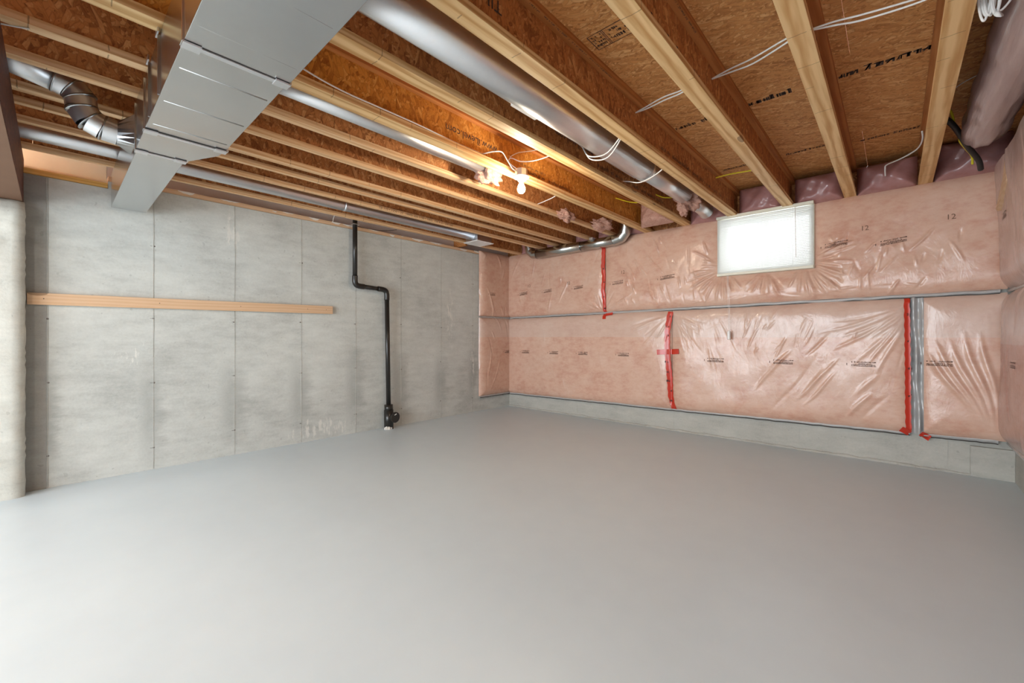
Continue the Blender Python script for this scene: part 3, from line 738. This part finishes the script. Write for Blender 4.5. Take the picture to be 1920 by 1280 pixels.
def surf_left(Y, Z):
    Y = np.asarray(Y, float); Z = np.asarray(Z, float)
    e = np.minimum(np.abs(Z-1.452), np.abs(Z-.215)); e = np.minimum(e, np.abs(Y-4.42)); e = np.minimum(e, np.abs(5.10-Y)+.05); e = np.minimum(e, np.abs(2.47-Z)+.02)
    return .008 + .060*(1-np.exp(-e/.04)) + fold_sum(Y, Z, folds_left)*.9 + lowfreq(Y, Z, 2)*.5
folds_right = np.array(seg_folds(41, 60, (1.5, 5.0, .3, 2.4), (60, 120), (.08, .4), (.012, .03), (.006, .015)))
def surf_right(Y, Z):
    Y = np.asarray(Y, float); Z = np.asarray(Z, float)
    e = np.minimum(np.abs(Z-1.51), np.abs(Z-.30)); e = np.minimum(e, np.abs(5.10-Y)+.05)
    return .012 + .080*(1-np.exp(-e/.05)) + fold_sum(Y, Z, folds_right) + lowfreq(Y, Z, 4) + np.where(Z > 1.5, .035*np.clip((Z-1.5)/.9, 0, 1), 0)

def grid_mesh(name, U, V, f, to3, mat, parent, hole=None, smooth=True, org=None):
    """U,V 2-D arrays of wall coordinates; f(u,v) protrusion; to3 -> xyz arrays"""
    D = f(U, V); XYZ = np.stack(to3(U, V, D), -1).reshape(-1, 3)
    r, c = U.shape; idx = np.arange(r*c).reshape(r, c)
    q = np.stack([idx[:-1, :-1], idx[:-1, 1:], idx[1:, 1:], idx[1:, :-1]], -1).reshape(-1, 4)
    if hole is not None:
        cu = ((U[:-1, :-1]+U[1:, 1:])/2).ravel(); cv = ((V[:-1, :-1]+V[1:, 1:])/2).ravel()
        q = q[~((cu > hole[0]) & (cu < hole[1]) & (cv > hole[2]) & (cv < hole[3]))]
    me = bpy.data.meshes.new(name)
    base = np.array(org if org is not None else wloc(parent))
    me.from_pydata((XYZ-base).tolist(), [], q.tolist())
    if smooth: me.polygons.foreach_set('use_smooth', [True]*len(me.polygons))
    me.materials.append(mat); o = bpy.data.objects.new(name, me); COL.objects.link(o)
    if parent: o.parent = parent; o.location = Vector(base.tolist())-wloc(parent)
    else: o.location = base.tolist()
    return o
pink3 = lambda U, V, D: (U, YW-D, V)
left3 = lambda U, V, D: (XW+D, U, V)
right3 = lambda U, V, D: (XR-D, U, V)
def blanket(label, u0, u1, v0, v1, f, to3, mat, hole=None, step=.0085, group=None, ext=None):
    t = thing('insulation_blanket', (0, 0, 0), label, 'insulation', group)
    c = to3(np.array([(u0+u1)/2]), np.array([0.]), np.array([.03]))
    t.location = (float(c[0][0]), float(c[1][0]), float(v0(u0)))
    nu = int((u1-u0)/step)+2; nv = int((v1((u0+u1)/2)-v0((u0+u1)/2))/step)+2
    us = np.linspace(u0, u1, nu); k = np.linspace(0, 1, nv)[:, None]
    U = np.repeat(us[None, :], nv, 0); V = v0(U)*(1-k) + v1(U)*k
    grid_mesh('plastic_face', U, V, f, to3, mat, t, hole, org=(0, 0, 0))
    return t
zt = lambda x: 2.47 + 0*x
top_band = lambda x: zband(x)+.014
BL = {}
hole = (WX0+.0, WX1-.0, WZ0+.0, WZ1-.0)
BL['ul'] = blanket('upper pink insulation blanket left of the short red tape on the far wall', -4.69, -2.917, top_band, zt, surf_pink, pink3, M['ins'])
BL['ur'] = blanket('upper pink insulation blanket around the window blind, crinkled and glossy', -2.913, .66, top_band, zt, surf_pink, pink3, M['ins'], hole)
zb2 = lambda x: zband(x)-.012; zbo = lambda x: zbot(x)+.018
BL['ll'] = blanket('lower pink insulation blanket between the corner and the red tape with a cross piece', -4.69, -2.002, zbo, zb2, surf_pink, pink3, M['ins_low'])
BL['lm'] = blanket('lower pink insulation blanket under the window between two red tapes', -1.998, .085, zbo, zb2, surf_pink, pink3, M['ins_low'])
BL['lr'] = blanket('lower pink insulation blanket in the right corner with long slanting folds', .185, .66, zbo, zb2, surf_pink, pink3, M['ins_low'])
BL['cu'] = blanket('upper narrow pink insulation return on the end of the concrete wall', 4.42, 5.09, lambda y: 1.466+0*y, zt, surf_left, left3, M['ins'])
BL['cl'] = blanket('lower narrow pink insulation return on the end of the concrete wall', 4.42, 5.09, lambda y: .228+0*y, lambda y: 1.44+0*y, surf_left, left3, M['ins_low'])
BL['ru'] = blanket('upper pink insulation blanket on the right hand wall', .6, 5.09, lambda y: 1.52+0*y, zt, surf_right, right3, M['ins_shaded'], step=.014)
BL['rl'] = blanket('lower pink insulation blanket on the right hand wall, in shade', .6, 5.09, lambda y: .31+0*y, lambda y: 1.50+0*y, surf_right, right3, M['ins_shaded'], step=.014)
# grey plastic hems along the edges: raised folded strips
def hem(parent, u0, u1, zf, h, f, to3, off=.004, mat='poly_grey', nv=5, name='plastic_hem'):
    us = np.linspace(u0, u1, int((u1-u0)/.02)+2); k = np.linspace(0, 1, nv)[:, None]
    U = np.repeat(us[None, :], nv, 0); rg = np.random.RandomState(int(abs(u0*100)) % 97)
    jit = np.interp(us, np.linspace(u0, u1, 40), rg.uniform(-1, 1, 40))[None, :]
    V = zf(U) - h/2 + h*k + jit*.0035
    prof = np.sin(np.pi*np.clip(k, 0, 1))*.012 + np.zeros_like(U)
    ff = lambda a, b: f(a, zf(a)+0*b)*0 + .030 + prof + off + jit*.002
    return grid_mesh(name, U, V, ff, to3, M[mat], parent)
hem(BL['ul'], -4.69, -2.92, zband, .026, surf_pink, pink3); hem(BL['ur'], -2.92, .62, zband, .028, surf_pink, pink3)
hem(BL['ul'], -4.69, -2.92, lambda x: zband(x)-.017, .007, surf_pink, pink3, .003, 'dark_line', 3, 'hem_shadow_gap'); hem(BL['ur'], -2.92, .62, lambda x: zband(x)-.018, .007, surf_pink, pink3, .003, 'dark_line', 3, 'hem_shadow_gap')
for b, a, c in (('ll', -4.69, -2.0), ('lm', -2.0, .1), ('lr', .16, .61)):
    k = 1.6 if b == 'lr' else 1.0
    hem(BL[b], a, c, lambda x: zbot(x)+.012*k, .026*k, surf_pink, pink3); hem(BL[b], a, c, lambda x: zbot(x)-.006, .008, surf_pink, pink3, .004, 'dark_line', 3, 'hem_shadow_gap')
hem(BL['cu'], 4.42, 5.09, lambda y: 1.452+0*y, .026, surf_left, left3); hem(BL['cl'], 4.42, 5.09, lambda y: .222+0*y, .026, surf_left, left3)
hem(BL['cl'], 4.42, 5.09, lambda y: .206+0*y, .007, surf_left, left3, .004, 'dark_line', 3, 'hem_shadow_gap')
hem(BL['ru'], .6, 5.09, lambda y: 1.51+0*y, .024, surf_right, right3); hem(BL['rl'], .6, 5.09, lambda y: .30+0*y, .03, surf_right, right3)
# bare grey plastic between two lower blankets
U, V = np.meshgrid(np.linspace(.10, .19, 14), np.linspace(.30, 1.49, 120))
o = grid_mesh('plastic_strip', U, V, lambda a, b: .035+.010*np.sin(a*120+b*4)+.008*np.sin(a*70-b*9)+.004*np.sin(b*40), pink3, M['poly_grey'], None, org=(.14, YW-.03, .30))
tag(o, 'bare grey plastic fold right of the rightmost red tape', 'plastic sheet')

# decals printed on the plastic, laid onto the surface
def decal(bm, u, v, f, to3, mat, parent, name='printed_label', lift=.0025, flipu=1, up=1):
    bmesh.ops.triangulate(bm, faces=bm.faces)
    for w in bm.verts: w.co = Vector((u + flipu*w.co.x, 0, v + up*w.co.y))
    a = np.array([x.co.x for x in bm.verts]); b = np.array([x.co.z for x in bm.verts])
    P = to3(a, b, f(a, b)+lift)
    for i, w in enumerate(bm.verts): w.co = Vector((P[0][i], P[1][i], P[2][i]))
    return obj(name, bm, M[mat], parent)
def label_bm(seed, L=.17, slope=0):
    """the small three-line print: marks above, a line, a heavier block below, a tick at the left"""
    bm = smudge(seed, L*.74, .014, 1, 2, .08)
    for v in bm.verts: v.co += Vector((.02, .034, 0))
    b2 = smudge(seed+1, L*.5, .010, 1, 2, .1)
    for v in b2.verts: v.co += Vector((.045, .021, 0))
    b3 = smudge(seed+2, L*.9, .022, 2, 3, .02)
    me = bpy.data.meshes.new('x')
    for b in (b2, b3): b.to_mesh(me); bm.from_mesh(me); b.free()
    bpy.data.meshes.remove(me)
    for x0, x1, y0, y1 in ((-.035, -.030, .008, .028), (.0, .008, .034, .043), (L*.86, L*.92, .034, .043)):
        bm.faces.new([bm.verts.new((a, b, 0)) for a, b in ((x0, y0), (x1, y0), (x1, y1), (x0, y1))])
    for v in bm.verts: v.co.y += slope*v.co.x
    return bm
k = 100
for x in (-4.43, -3.95, -3.40, -2.78): decal(label_bm(k, slope=.08), x, 1.80+.02*(x+4.4), surf_pink, pink3, 'print_brown', BL['ul' if x < -2.95 else 'ur']); k += 3
for x, z, s in ((-2.13, 1.84, .1), (-.50, 2.0, .1), (-.095, 1.965, .12)): decal(label_bm(k, .19, slope=s), x, z, surf_pink, pink3, 'print_brown', BL['ur']); k += 3
for x in (-4.38, -3.83, -3.33, -2.70): decal(label_bm(k), x, .885+.004*(x+4), surf_pink, pink3, 'print_brown', BL['ll']); k += 3
for x in (-1.58, -.93, -.30): decal(label_bm(k, .19), x, .86+.01*(x+1.6), surf_pink, pink3, 'print_brown', BL['lm']); k += 3
decal(label_bm(k, .17), .20, .90, surf_pink, pink3, 'print_brown', BL['lr']); k += 3
for y, z, p in ((4.60, 1.79, 'cu'), (4.93, .88, 'cl')): decal(label_bm(k, .12), y, z, surf_left, left3, 'print_brown', BL[p]); k += 3
for y, z, p in ((4.62, 2.02, 'ru'), (4.35, .93, 'rl')):
    decal(label_bm(k, .17), y+.17, z, surf_right, right3, 'print_brown', BL[p], flipu=-1); k += 3
for x, z, p in ((-4.27, 1.92, 'ul'), (-3.52, 1.90, 'ul'), (-2.66, 1.97, 'ur'), (-.235, 2.125, 'ur'), (.315, 2.125, 'ur')):
    decal(text_bm('12', .062), x, z, surf_pink, pink3, 'print_soft', BL[p], 'printed_number')

# red sheathing tape
def tape(label, pts, width, marks, parent_extra=(), group='strips of red sheathing tape'):
    t = thing('red_tape_strip', (pts[0][0], YW-.06, pts[-1][1]), label, 'tape')
    def strip(pts, width, name, lift=.0045):
        P = []
        for (x0, z0), (x1, z1) in zip(pts, pts[1:]):
            n = max(2, int(math.hypot(x1-x0, z1-z0)/.012))
            for i in range(n): P.append((x0+(x1-x0)*i/n, z0+(z1-z0)*i/n))
        P.append(pts[-1]); P = np.array(P); d = np.gradient(P, axis=0); d /= np.linalg.norm(d, axis=1)[:, None]
        nrm = np.stack([-d[:, 1], d[:, 0]], 1); s = np.linspace(-.5, .5, 6)[:, None]
        jag = .0025*np.sin(np.arange(len(P))*.9)
        U = P[:, 0][None, :] + s*width*nrm[:, 0][None, :] + s*0 + jag[None, :]; V = P[:, 1][None, :] + s*width*nrm[:, 1][None, :]
        f = lambda a, b: np.maximum(surf_pink(a, b), surf_pink(P[:, 0], P[:, 1])[None, :]-.002) + lift
        grid_mesh(name, U, V, f, pink3, M['red_tape'], t)
    strip(pts, width, 'tape_strip')
    for q, w in parent_extra: strip(q, w, 'tape_piece', .012)
    for i, (x, z, L) in enumerate(marks):
        decal(smudge(i*7+int(z*100), L, .028, 1, 2, .1), x, z, surf_pink, pink3, 'print', t, 'printed_mark', .013)
    return t
tape('red tape on the upper insulation, left of the window, ending just below the grey band',
     [(-2.925, 2.43), (-2.935, 2.1), (-2.92, 1.95), (-2.935, 1.78), (-2.915, 1.6), (-2.915, 1.385)], .05,
     [(-2.935, 2.06, .03), (-2.94, 1.88, .035), (-2.93, 1.68, .03), (-2.925, 1.52, .035)], [([(-2.90, 1.445), (-2.80, 1.455)], .038)])
tape('red tape with a short cross piece on the lower insulation left of the window',
     [(-2.015, 1.45), (-2.045, 1.2), (-2.045, .95), (-2.02, .7), (-2.005, .42), (-1.965, .25)], .062,
     [(-2.02, 1.38, .03), (-2.06, 1.26, .035), (-2.04, 1.15, .02), (-2.07, .83, .035), (-2.05, .71, .03), (-2.05, .60, .04), (-2.02, .48, .03), (-2.02, .36, .035)], [([(-2.165, .955), (-1.90, .97)], .062)])
tape('rightmost red tape, beside a bare strip of grey plastic on the lower insulation',
     [(.078, 1.485), (.082, 1.2), (.085, .9), (.086, .6), (.09, .305)], .038,
     [(.078, 1.33, .02), (.082, 1.10, .02), (.085, .86, .02), (.087, .62, .02)], [([(.04, .335), (.10, .298)], .05), ([(.165, .31), (.225, .275)], .045)])

# insulation bags closing the joist bays above the far wall
def bag(label, x0, x1, z0, z1, y, mat, seed, bulge=.06):
    rg = random.Random(seed); nx, nz = 36, 30
    bm = bmesh.new(); g = []
    ph = [rg.uniform(0, 6) for _ in range(8)]
    for j in range(nz+1):
        row = []
        for i in range(nx+1):
            u, v = i/nx, j/nz; x = x0+(x1-x0)*u; z = z0+(z1-z0)*v
            e = min(u, 1-u, v*1.2, (1-v)*.9+.04); p = 1-math.exp(-e/.10)
            w = .010*math.sin(x*24+ph[0]+2*math.sin(z*13+ph[1])) + .008*math.sin(z*37+ph[2]+x*9) + .006*math.sin(x*53-z*31+ph[3]) + .012*math.sin((x*.6+z)*21+ph[4])
            row.append(bm.verts.new((x, y+.09-(bulge+.03)*p-w*p, z)))
        g.append(row)
    for j in range(nz):
        for i in range(nx): bm.faces.new((g[j][i], g[j][i+1], g[j+1][i+1], g[j+1][i]))
    o = obj('insulation_bag', bm, M[mat], None, True, org=((x0+x1)/2, y, z0)); tag(o, label, 'insulation'); return o
bag('purplish wrapped insulation between the rightmost joist and the right wall', .245, XR-.005, 2.46, 2.765, 5.02, 'ins_bag_shaded', 1, .10)
bag('wrapped insulation closing the first bay left of the rightmost joist', -.262, .148, 2.46, 2.72, 5.02, 'ins_bag_shaded', 2, .10)
bag('wrapped insulation above the right part of the blind', -.752, -.358, 2.46, 2.735, 5.02, 'ins_bag_shaded', 3, .09)
bag('wrapped insulation above the left corner of the blind', -1.267, -.848, 2.46, 2.75, 5.02, 'ins_bag_shaded', 4, .09)
bag('shadow-purple wrapped insulation behind the end of the large round duct', -1.782, -1.363, 2.46, 2.75, 5.0, 'ins_bag_shaded', 5, .06)
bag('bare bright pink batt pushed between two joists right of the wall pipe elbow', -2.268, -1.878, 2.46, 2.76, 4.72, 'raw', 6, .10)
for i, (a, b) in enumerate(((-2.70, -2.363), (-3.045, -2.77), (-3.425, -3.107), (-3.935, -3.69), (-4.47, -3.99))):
    bag('shaded insulation filling the %s bay left of the wall pipe elbow' % ('first', 'second', 'third', 'fourth', 'fifth')[i], a, b, 2.46, 2.765, 5.04, 'ins_bag_shaded', 20+i, .05)
# board offcut under the plastic, right wall
bm = bmesh.new()
q = [(4.86, 2.17), (4.89, 2.10), (4.45, 2.27), (4.42, 2.44), (4.49, 2.44), (4.51, 2.32)]
q = [(4.90, 2.13), (4.83, 2.10), (4.50, 2.24), (4.47, 2.40), (4.55, 2.41), (4.62, 2.29)]
a_ = [bm.verts.new((.575, y, z)) for y, z in q]; b_ = [bm.verts.new((.60, y, z)) for y, z in q]
bm.faces.new(a_); bm.faces.new(b_[::-1])
for i in range(6): bm.faces.new((a_[i], b_[i], b_[(i+1) % 6], a_[(i+1) % 6]))
bmesh.ops.recalc_face_normals(bm, faces=bm.faces)
tag(obj('board_offcut', bm, M['board'], None, org=(.59, 4.7, 2.1)), 'short bent-shaped wood offcut fixed high on the right wall insulation', 'board')

# ------------------------------------------------------------------ window blind
BX0, BX1, BZ0, BZ1 = -1.478, -.585, 1.822, 2.482; YB = 5.045
t = thing('window_blind', (-1.03, YB, BZ0), 'white mini blind glowing with daylight, set in the pink insulation', 'blind')
obj('head_rail', BX(BX0, BX1, YB-.035, YB+.02, BZ1-.03, BZ1, bev=.003), M['cream'], t)
obj('bottom_rail', BX(BX0+.004, BX1-.004, YB-.025, YB+.012, BZ0, BZ0+.026, bev=.003), M['cream'], t)
obj('side_channel', BX(BX0, BX0+.035, YB+.012, YB+.03, BZ0, BZ1-.02), M['cream'], t)
obj('side_channel', BX(BX1-.035, BX1, YB+.012, YB+.03, BZ0, BZ1-.02), M['cream'], t)
obj('sill_strip', BX(BX0+.035, BX1-.035, YB+.012, YB+.03, BZ0, BZ0+.055), M['cream'], t)
ns = 36; first = None
for i in range(ns):
    z = BZ0+.036 + (BZ1-BZ0-.078)*i/(ns-1)
    if first is None:
        bm = bmesh.new(); n = 4; rows = []
        for k_ in range(n+1):
            s = -.5 + k_/n; rows.append([bm.verts.new((x, YB-.004 + s*.010, z + .0090*s*2 - .0015*(4*s*s-1))) for x in (BX0+.004, BX1-.004)])
        for a, b in zip(rows, rows[1:]): bm.faces.new((a[0], a[1], b[1], b[0]))
        first = obj('slat', bm, M['slat'], t, True, org=(-1.03, YB, z))
    else:
        s = first.copy(); s.parent = t; s.location = Vector((0, 0, z-BZ0)); COL.objects.link(s)
for x in (-1.33, -1.03, -.76): obj('ladder_cord', TB([(x, YB-.014, BZ0+.01), (x, YB-.014, BZ1-.02)], .0012, 5), M['white_plastic'], t)
obj('tilt_wand', TB([(-.735, YB-.045, BZ1-.03), (-.728, YB-.045, BZ0+.12)], .003, 6), M['rim_grey'], t)
obj('pull_cord', TB([(-1.365, YB-.035, BZ0+.01), (-1.35, YB-.05, 1.5), (-1.345, YB-.055, 1.215)], .0014, 5), M['white_plastic'], t)
obj('pull_cord', TB([(-1.355, YB-.035, BZ0+.01), (-1.335, YB-.05, 1.5), (-1.335, YB-.055, 1.215)], .0014, 5), M['white_plastic'], t)
bm = bmesh.new(); prof = [(.011, .0), (.0165, .004), (.0165, .075), (.014, .085), (.010, .095), (.004, .10)]
lathe(bm, (-1.34, YB-.058, 1.115), prof, 10); obj('cord_tassel', bm, M['white_plastic'], t)

# ------------------------------------------------------------------ ledger board on the concrete wall
t = tag(obj('ledger_board', BX(XW+.001, XW+.039, -.132, 2.135, 1.395, 1.482, bev=.002), M['board'], None, org=(XW, 1.0, 1.395)),
        'long pale pine board fixed level across the concrete wall', 'board')
bm = bmesh.new()
for y in (-.05, .62, 1.23, 1.86, 2.06): lathe(bm, (XW+.038, y, 1.44), [(.004, 0), (.003, .002)], 8, (1, 0, 0))
obj('nail_head', bm, M['dark_line'], t)
t.rotation_euler = (R(.45), 0, 0)

# ------------------------------------------------------------------ black drain pipe
PX = XW+.085
t = thing('drain_pipe', (PX, 2.83, 0), 'black plastic drain pipe with a sideways jog and a clean-out at the floor', 'pipe')
obj('pipe', TB([(PX, 2.375, 2.60), (PX, 2.375, 1.80)], .027, 20), M['abs'], t, True)
obj('pipe', TB([(PX, 2.44, 1.742), (PX, 2.72, 1.728)], .026, 20), M['abs'], t, True)
obj('pipe', TB([(PX, 2.79, 1.68), (PX, 2.815, .26)], .028, 20), M['abs'], t, True)
obj('elbow', TB([(PX, 2.375, 1.86), (PX, 2.375, 1.79), (PX, 2.392, 1.755), (PX, 2.43, 1.742), (PX, 2.49, 1.74)], .032, 20, smooth=True, n=5), M['abs'], t, True)
obj('elbow', TB([(PX, 2.67, 1.731), (PX, 2.73, 1.728), (PX, 2.773, 1.712), (PX, 2.79, 1.672), (PX, 2.791, 1.60)], .032, 20, smooth=True, n=5), M['abs'], t, True)
obj('coupling', TB([(PX, 2.815, .30), (PX, 2.817, .22)], .052, 24), M['abs'], t, True)
bm = TB([(PX, 2.817, .235), (PX, 2.818, 0)], .057, 24); obj('clean_out_body', bm, M['abs'], t, True)
cd = Vector((1, .12, -.02)).normalized(); c0 = Vector((PX+.02, 2.84, .150))
bm = bmesh.new(); lathe(bm, c0, [(.050, 0), (.050, .055), (.058, .057), (.058, .070)], 28, cd); obj('clean_out_hub', bm, M['abs'], t)
bm = bmesh.new(); lathe(bm, c0+cd*.070, [(.066, 0), (.066, .012), (.060, .016), (.004, .017)], 32, cd); cap = obj('clean_out_cap', bm, M['abs'], t)
bm = BX(0, .003, -.016, .016, -.005, .005); bmesh.ops.rotate(bm, verts=bm.verts, cent=(0, 0, 0), matrix=Matrix.Rotation(R(25), 3, 'X')); bmesh.ops.translate(bm, verts=bm.verts, vec=c0+cd*.087+Vector((0, -.004, .038)))
obj('white_mark', bm, M['white_plastic'], cap)
bm = bmesh.new(); rg = random.Random(8)
for k in range(16):
    a = rg.uniform(-1.6, 1.0); r = .0575; h = rg.uniform(.012, .04); y = 2.818+r*math.sin(a); x = PX+r*math.cos(a)
    box(bm, x-.002, x+.003, y-.006, y+.006, 0, h)
obj('cement_drips', bm, M['mortar'], t)
obj('pipe_strap', BX(PX-.034, PX+.034, 2.335, 2.415, 2.452, 2.459), M['galv_round'], t)

# ------------------------------------------------------------------ ceiling lamp
LX, LY = -2.185, 2.50
t = thing('bare_bulb_lamp', (LX, LY, 2.28), 'bare lit bulb in a white round lampholder under the golden-webbed joist', 'lamp')
bm = bmesh.new(); lathe(bm, (LX, LY, 2.415), [(.050, 0), (.050, .055)], 8); obj('junction_box', bm, M['galv_round'], t)
bm = bmesh.new(); lathe(bm, (LX, LY, 2.377), [(.022, 0), (.026, .003), (.030, .018), (.056, .026), (.064, .032), (.064, .038)], 32); obj('lampholder', bm, M['porcelain'], t, True)
bm = bmesh.new(); lathe(bm, (LX, LY, 2.282), [(.001, 0), (.012, .002), (.022, .008), (.029, .020), (.031, .033), (.028, .050), (.020, .068), (.014, .082), (.0135, .105)], 24); obj('light_bulb', bm, M['bulb'], t, True)

# ------------------------------------------------------------------ cables
def cable(label, pts, r=.0042, mat='white_wire', twin=0, cat='cable'):
    t = thing('cable', pts[0], label, cat)
    obj('cable_run', TB(pts, r, 8, smooth=True), M[mat], t, True)
    if twin:
        q = [(a, b+twin*math.sin(math.pi*i/(len(pts)-1))*1.6, c-abs(twin)*.8*math.sin(math.pi*i/(len(pts)-1))) for i, (a, b, c) in enumerate(pts)]
        obj('cable_run', TB(q, r, 8, smooth=True), M[mat], t, True)
    return t
cable('pair of white cables crossing the bay beside the rightmost joist', [(.19, 2.41, 2.545), (.08, 2.40, 2.54), (-.10, 2.375, 2.55), (-.20, 2.36, 2.56), (-.31, 2.345, 2.56)], twin=.014)
cable('pair of white cables sagging across the second bay from the right', [(-.31, 2.31, 2.545), (-.38, 2.31, 2.54), (-.55, 2.46, 2.60), (-.68, 2.56, 2.65), (-.81, 2.62, 2.667)], twin=.016)
cable('pair of white cables in the third bay from the right', [(-.80, 2.36, 2.535), (-.9, 2.41, 2.55), (-1.05, 2.52, 2.615), (-1.2, 2.62, 2.655), (-1.32, 2.695, 2.684)], twin=.012)
cable('single white cable crossing under the large round duct', [(-1.315, 3.27, 2.52), (-1.42, 3.30, 2.47), (-1.60, 3.38, 2.465), (-1.75, 3.46, 2.53), (-1.83, 3.50, 2.563)], .0045)
cable('white cables looped under the large round duct', [(-1.33, 2.56, 2.52), (-1.40, 2.60, 2.485), (-1.50, 2.65, 2.455), (-1.58, 2.66, 2.452), (-1.68, 2.67, 2.49), (-1.76, 2.71, 2.60), (-1.83, 2.73, 2.66)], .0045, twin=.02)
cable('thin white cable drooping along the golden web to the lamp', [(-2.27, .60, 2.60), (-2.262, .875, 2.535), (-2.262, 1.074, 2.512), (-2.262, 1.3, 2.511), (-2.262, 1.6, 2.511), (-2.285, 1.9, 2.515), (-2.305, 2.19, 2.53)], .0045)
cable('short curled white cable feeding the lampholder', [(-2.30, 2.19, 2.53), (-2.20, 2.21, 2.525), (-2.195, 2.29, 2.545), (-2.195, 2.345, 2.505), (-2.195, 2.41, 2.455), (-2.19, 2.45, 2.448)], .0045)
cable('white cable looping from the lamp box to the next joist', [(-2.20, 2.46, 2.47), (-2.29, 2.47, 2.55), (-2.28, 2.485, 2.585), (-2.18, 2.485, 2.53), (-2.05, 2.49, 2.50), (-1.90, 2.50, 2.50), (-1.835, 2.52, 2.54)], .004)
cable('faint upper cable loop above the lamp', [(-2.30, 2.49, 2.60), (-2.28, 2.57, 2.655), (-2.22, 2.68, 2.69), (-2.05, 2.75, 2.70), (-1.84, 2.80, 2.68)], .0035)
cable('short white cable end beyond the lamp', [(-2.31, 3.22, 2.53), (-2.42, 3.26, 2.50), (-2.58, 3.31, 2.50), (-2.72, 3.36, 2.51)], .0045)
cable('white cable at the top left, lying against a joist', [(-2.42, -.6, 2.52), (-2.40, .0, 2.505), (-2.385, .12, 2.50), (-2.385, .29, 2.49)], .0045)
cable('thin white cable crossing a joist at the far left edge', [(-2.83, -.26, 2.463), (-2.79, -.19, 2.462), (-2.755, -.12, 2.462), (-2.735, -.07, 2.466)], .0035)
cable('white cable dropping from the rightmost joist into the wrapped insulation', [(.145, 4.2, 2.62), (.15, 4.3, 2.59), (.125, 4.5, 2.595), (.04, 4.7, 2.612), (-.05, 4.84, 2.627), (-.062, 4.86, 2.60), (-.06, 4.90, 2.55)], .0055)
cable('yellow cable crossing the third bay near the far wall', [(-1.32, 4.43, 2.722), (-1.18, 4.44, 2.728), (-1.01, 4.43, 2.712), (-.80, 4.43, 2.70)], .0065, 'yellow_wire')
cable('yellow cable hanging in the right corner beside the black pipe', [(.20, 4.10, 2.73), (.28, 4.2, 2.725), (.315, 4.33, 2.66), (.35, 4.45, 2.61), (.355, 4.5, 2.585), (.40, 4.68, 2.575), (.44, 4.8, 2.55), (.45, 4.86, 2.50)], .0075, 'yellow_wire')
cable('small yellow cable end left of the bare pink batt', [(-2.31, 4.25, 2.70), (-2.20, 4.40, 2.665), (-2.10, 4.55, 2.68), (-2.0, 4.7, 2.70)], .006, 'yellow_wire')
cable('small yellow cable end beside the large round duct tip', [(-1.83, 4.2, 2.62), (-1.78, 4.3, 2.60), (-1.70, 4.4, 2.61), (-1.65, 4.5, 2.64)], .006, 'yellow_wire')
cable('black flexible pipe running down into the right corner', [(.22, 4.15, 2.70), (.307, 4.3, 2.643), (.40, 4.58, 2.56), (.47, 4.76, 2.50), (.495, 4.87, 2.45)], .018, 'rubber', cat='pipe')
cable('thin grey cable crossing the last bay at the right', [(.195, 3.86, 2.66), (.277, 3.8, 2.70), (.33, 3.74, 2.705), (.40, 3.70, 2.71)], .0028, 'rim_grey')
cable('small white cable loop left of the black drain pipe top', [(-4.755, 2.16, 2.462), (-4.745, 2.165, 2.51), (-4.71, 2.18, 2.55), (-4.60, 2.25, 2.565), (-4.5, 2.30, 2.56)], .004)
cable('dark thin cable right of the black drain pipe top', [(-4.84, 2.42, 2.50), (-4.80, 2.6, 2.475), (-4.78, 2.8, 2.485), (-4.76, 3.0, 2.53)], .003, 'rubber')
# coil of spare cable hanging by the rightmost joist
t = thing('cable_coil', (.29, 2.53, 2.42), 'coil of spare white cable hanging right of the rightmost joist', 'cable')
rg = random.Random(2)
for k in range(6):
    cx = .262 + .008*k + rg.uniform(-.004, .004); w = rg.uniform(.010, .018); zb = 2.425 + rg.uniform(0, .03); cy = 2.545+rg.uniform(-.01, .01)
    pts = [(cx-w, cy, 2.70), (cx-w, cy, 2.60), (cx-w*.8, cy, 2.50), (cx-w*.3, cy, zb+.008), (cx+w*.3, cy+.004, zb+.006), (cx+w, cy+.006, 2.50), (cx+w*1.1, cy, 2.60), (cx+w, cy, 2.70)]
    obj('cable_loop', TB(pts, .0042, 8, smooth=True, n=5), M['white_wire'], t, True)
obj('cable_loop', TB([(.30, 2.55, 2.455), (.318, 2.56, 2.458), (.345, 2.57, 2.50), (.358, 2.57, 2.57), (.355, 2.57, 2.65), (.34, 2.56, 2.72)], .0042, 8, smooth=True), M['white_wire'], t, True)
obj('coil_tie', TB([(.30, 2.55, 2.46), (.306, 2.54, 2.43), (.30, 2.55, 2.445)], .006, 8), M['white_wire'], t, True)

for o in bpy.data.objects:
    if o.type == 'MESH' and o.name.split('.')[0] in ('printed_marks', 'printed_label', 'printed_mark', 'printed_lettering', 'printed_number', 'printed_stamp', 'mortar_splash', 'nail_head', 'cement_drips', 'tie_mark'):
        o['kind'] = 'stuff'
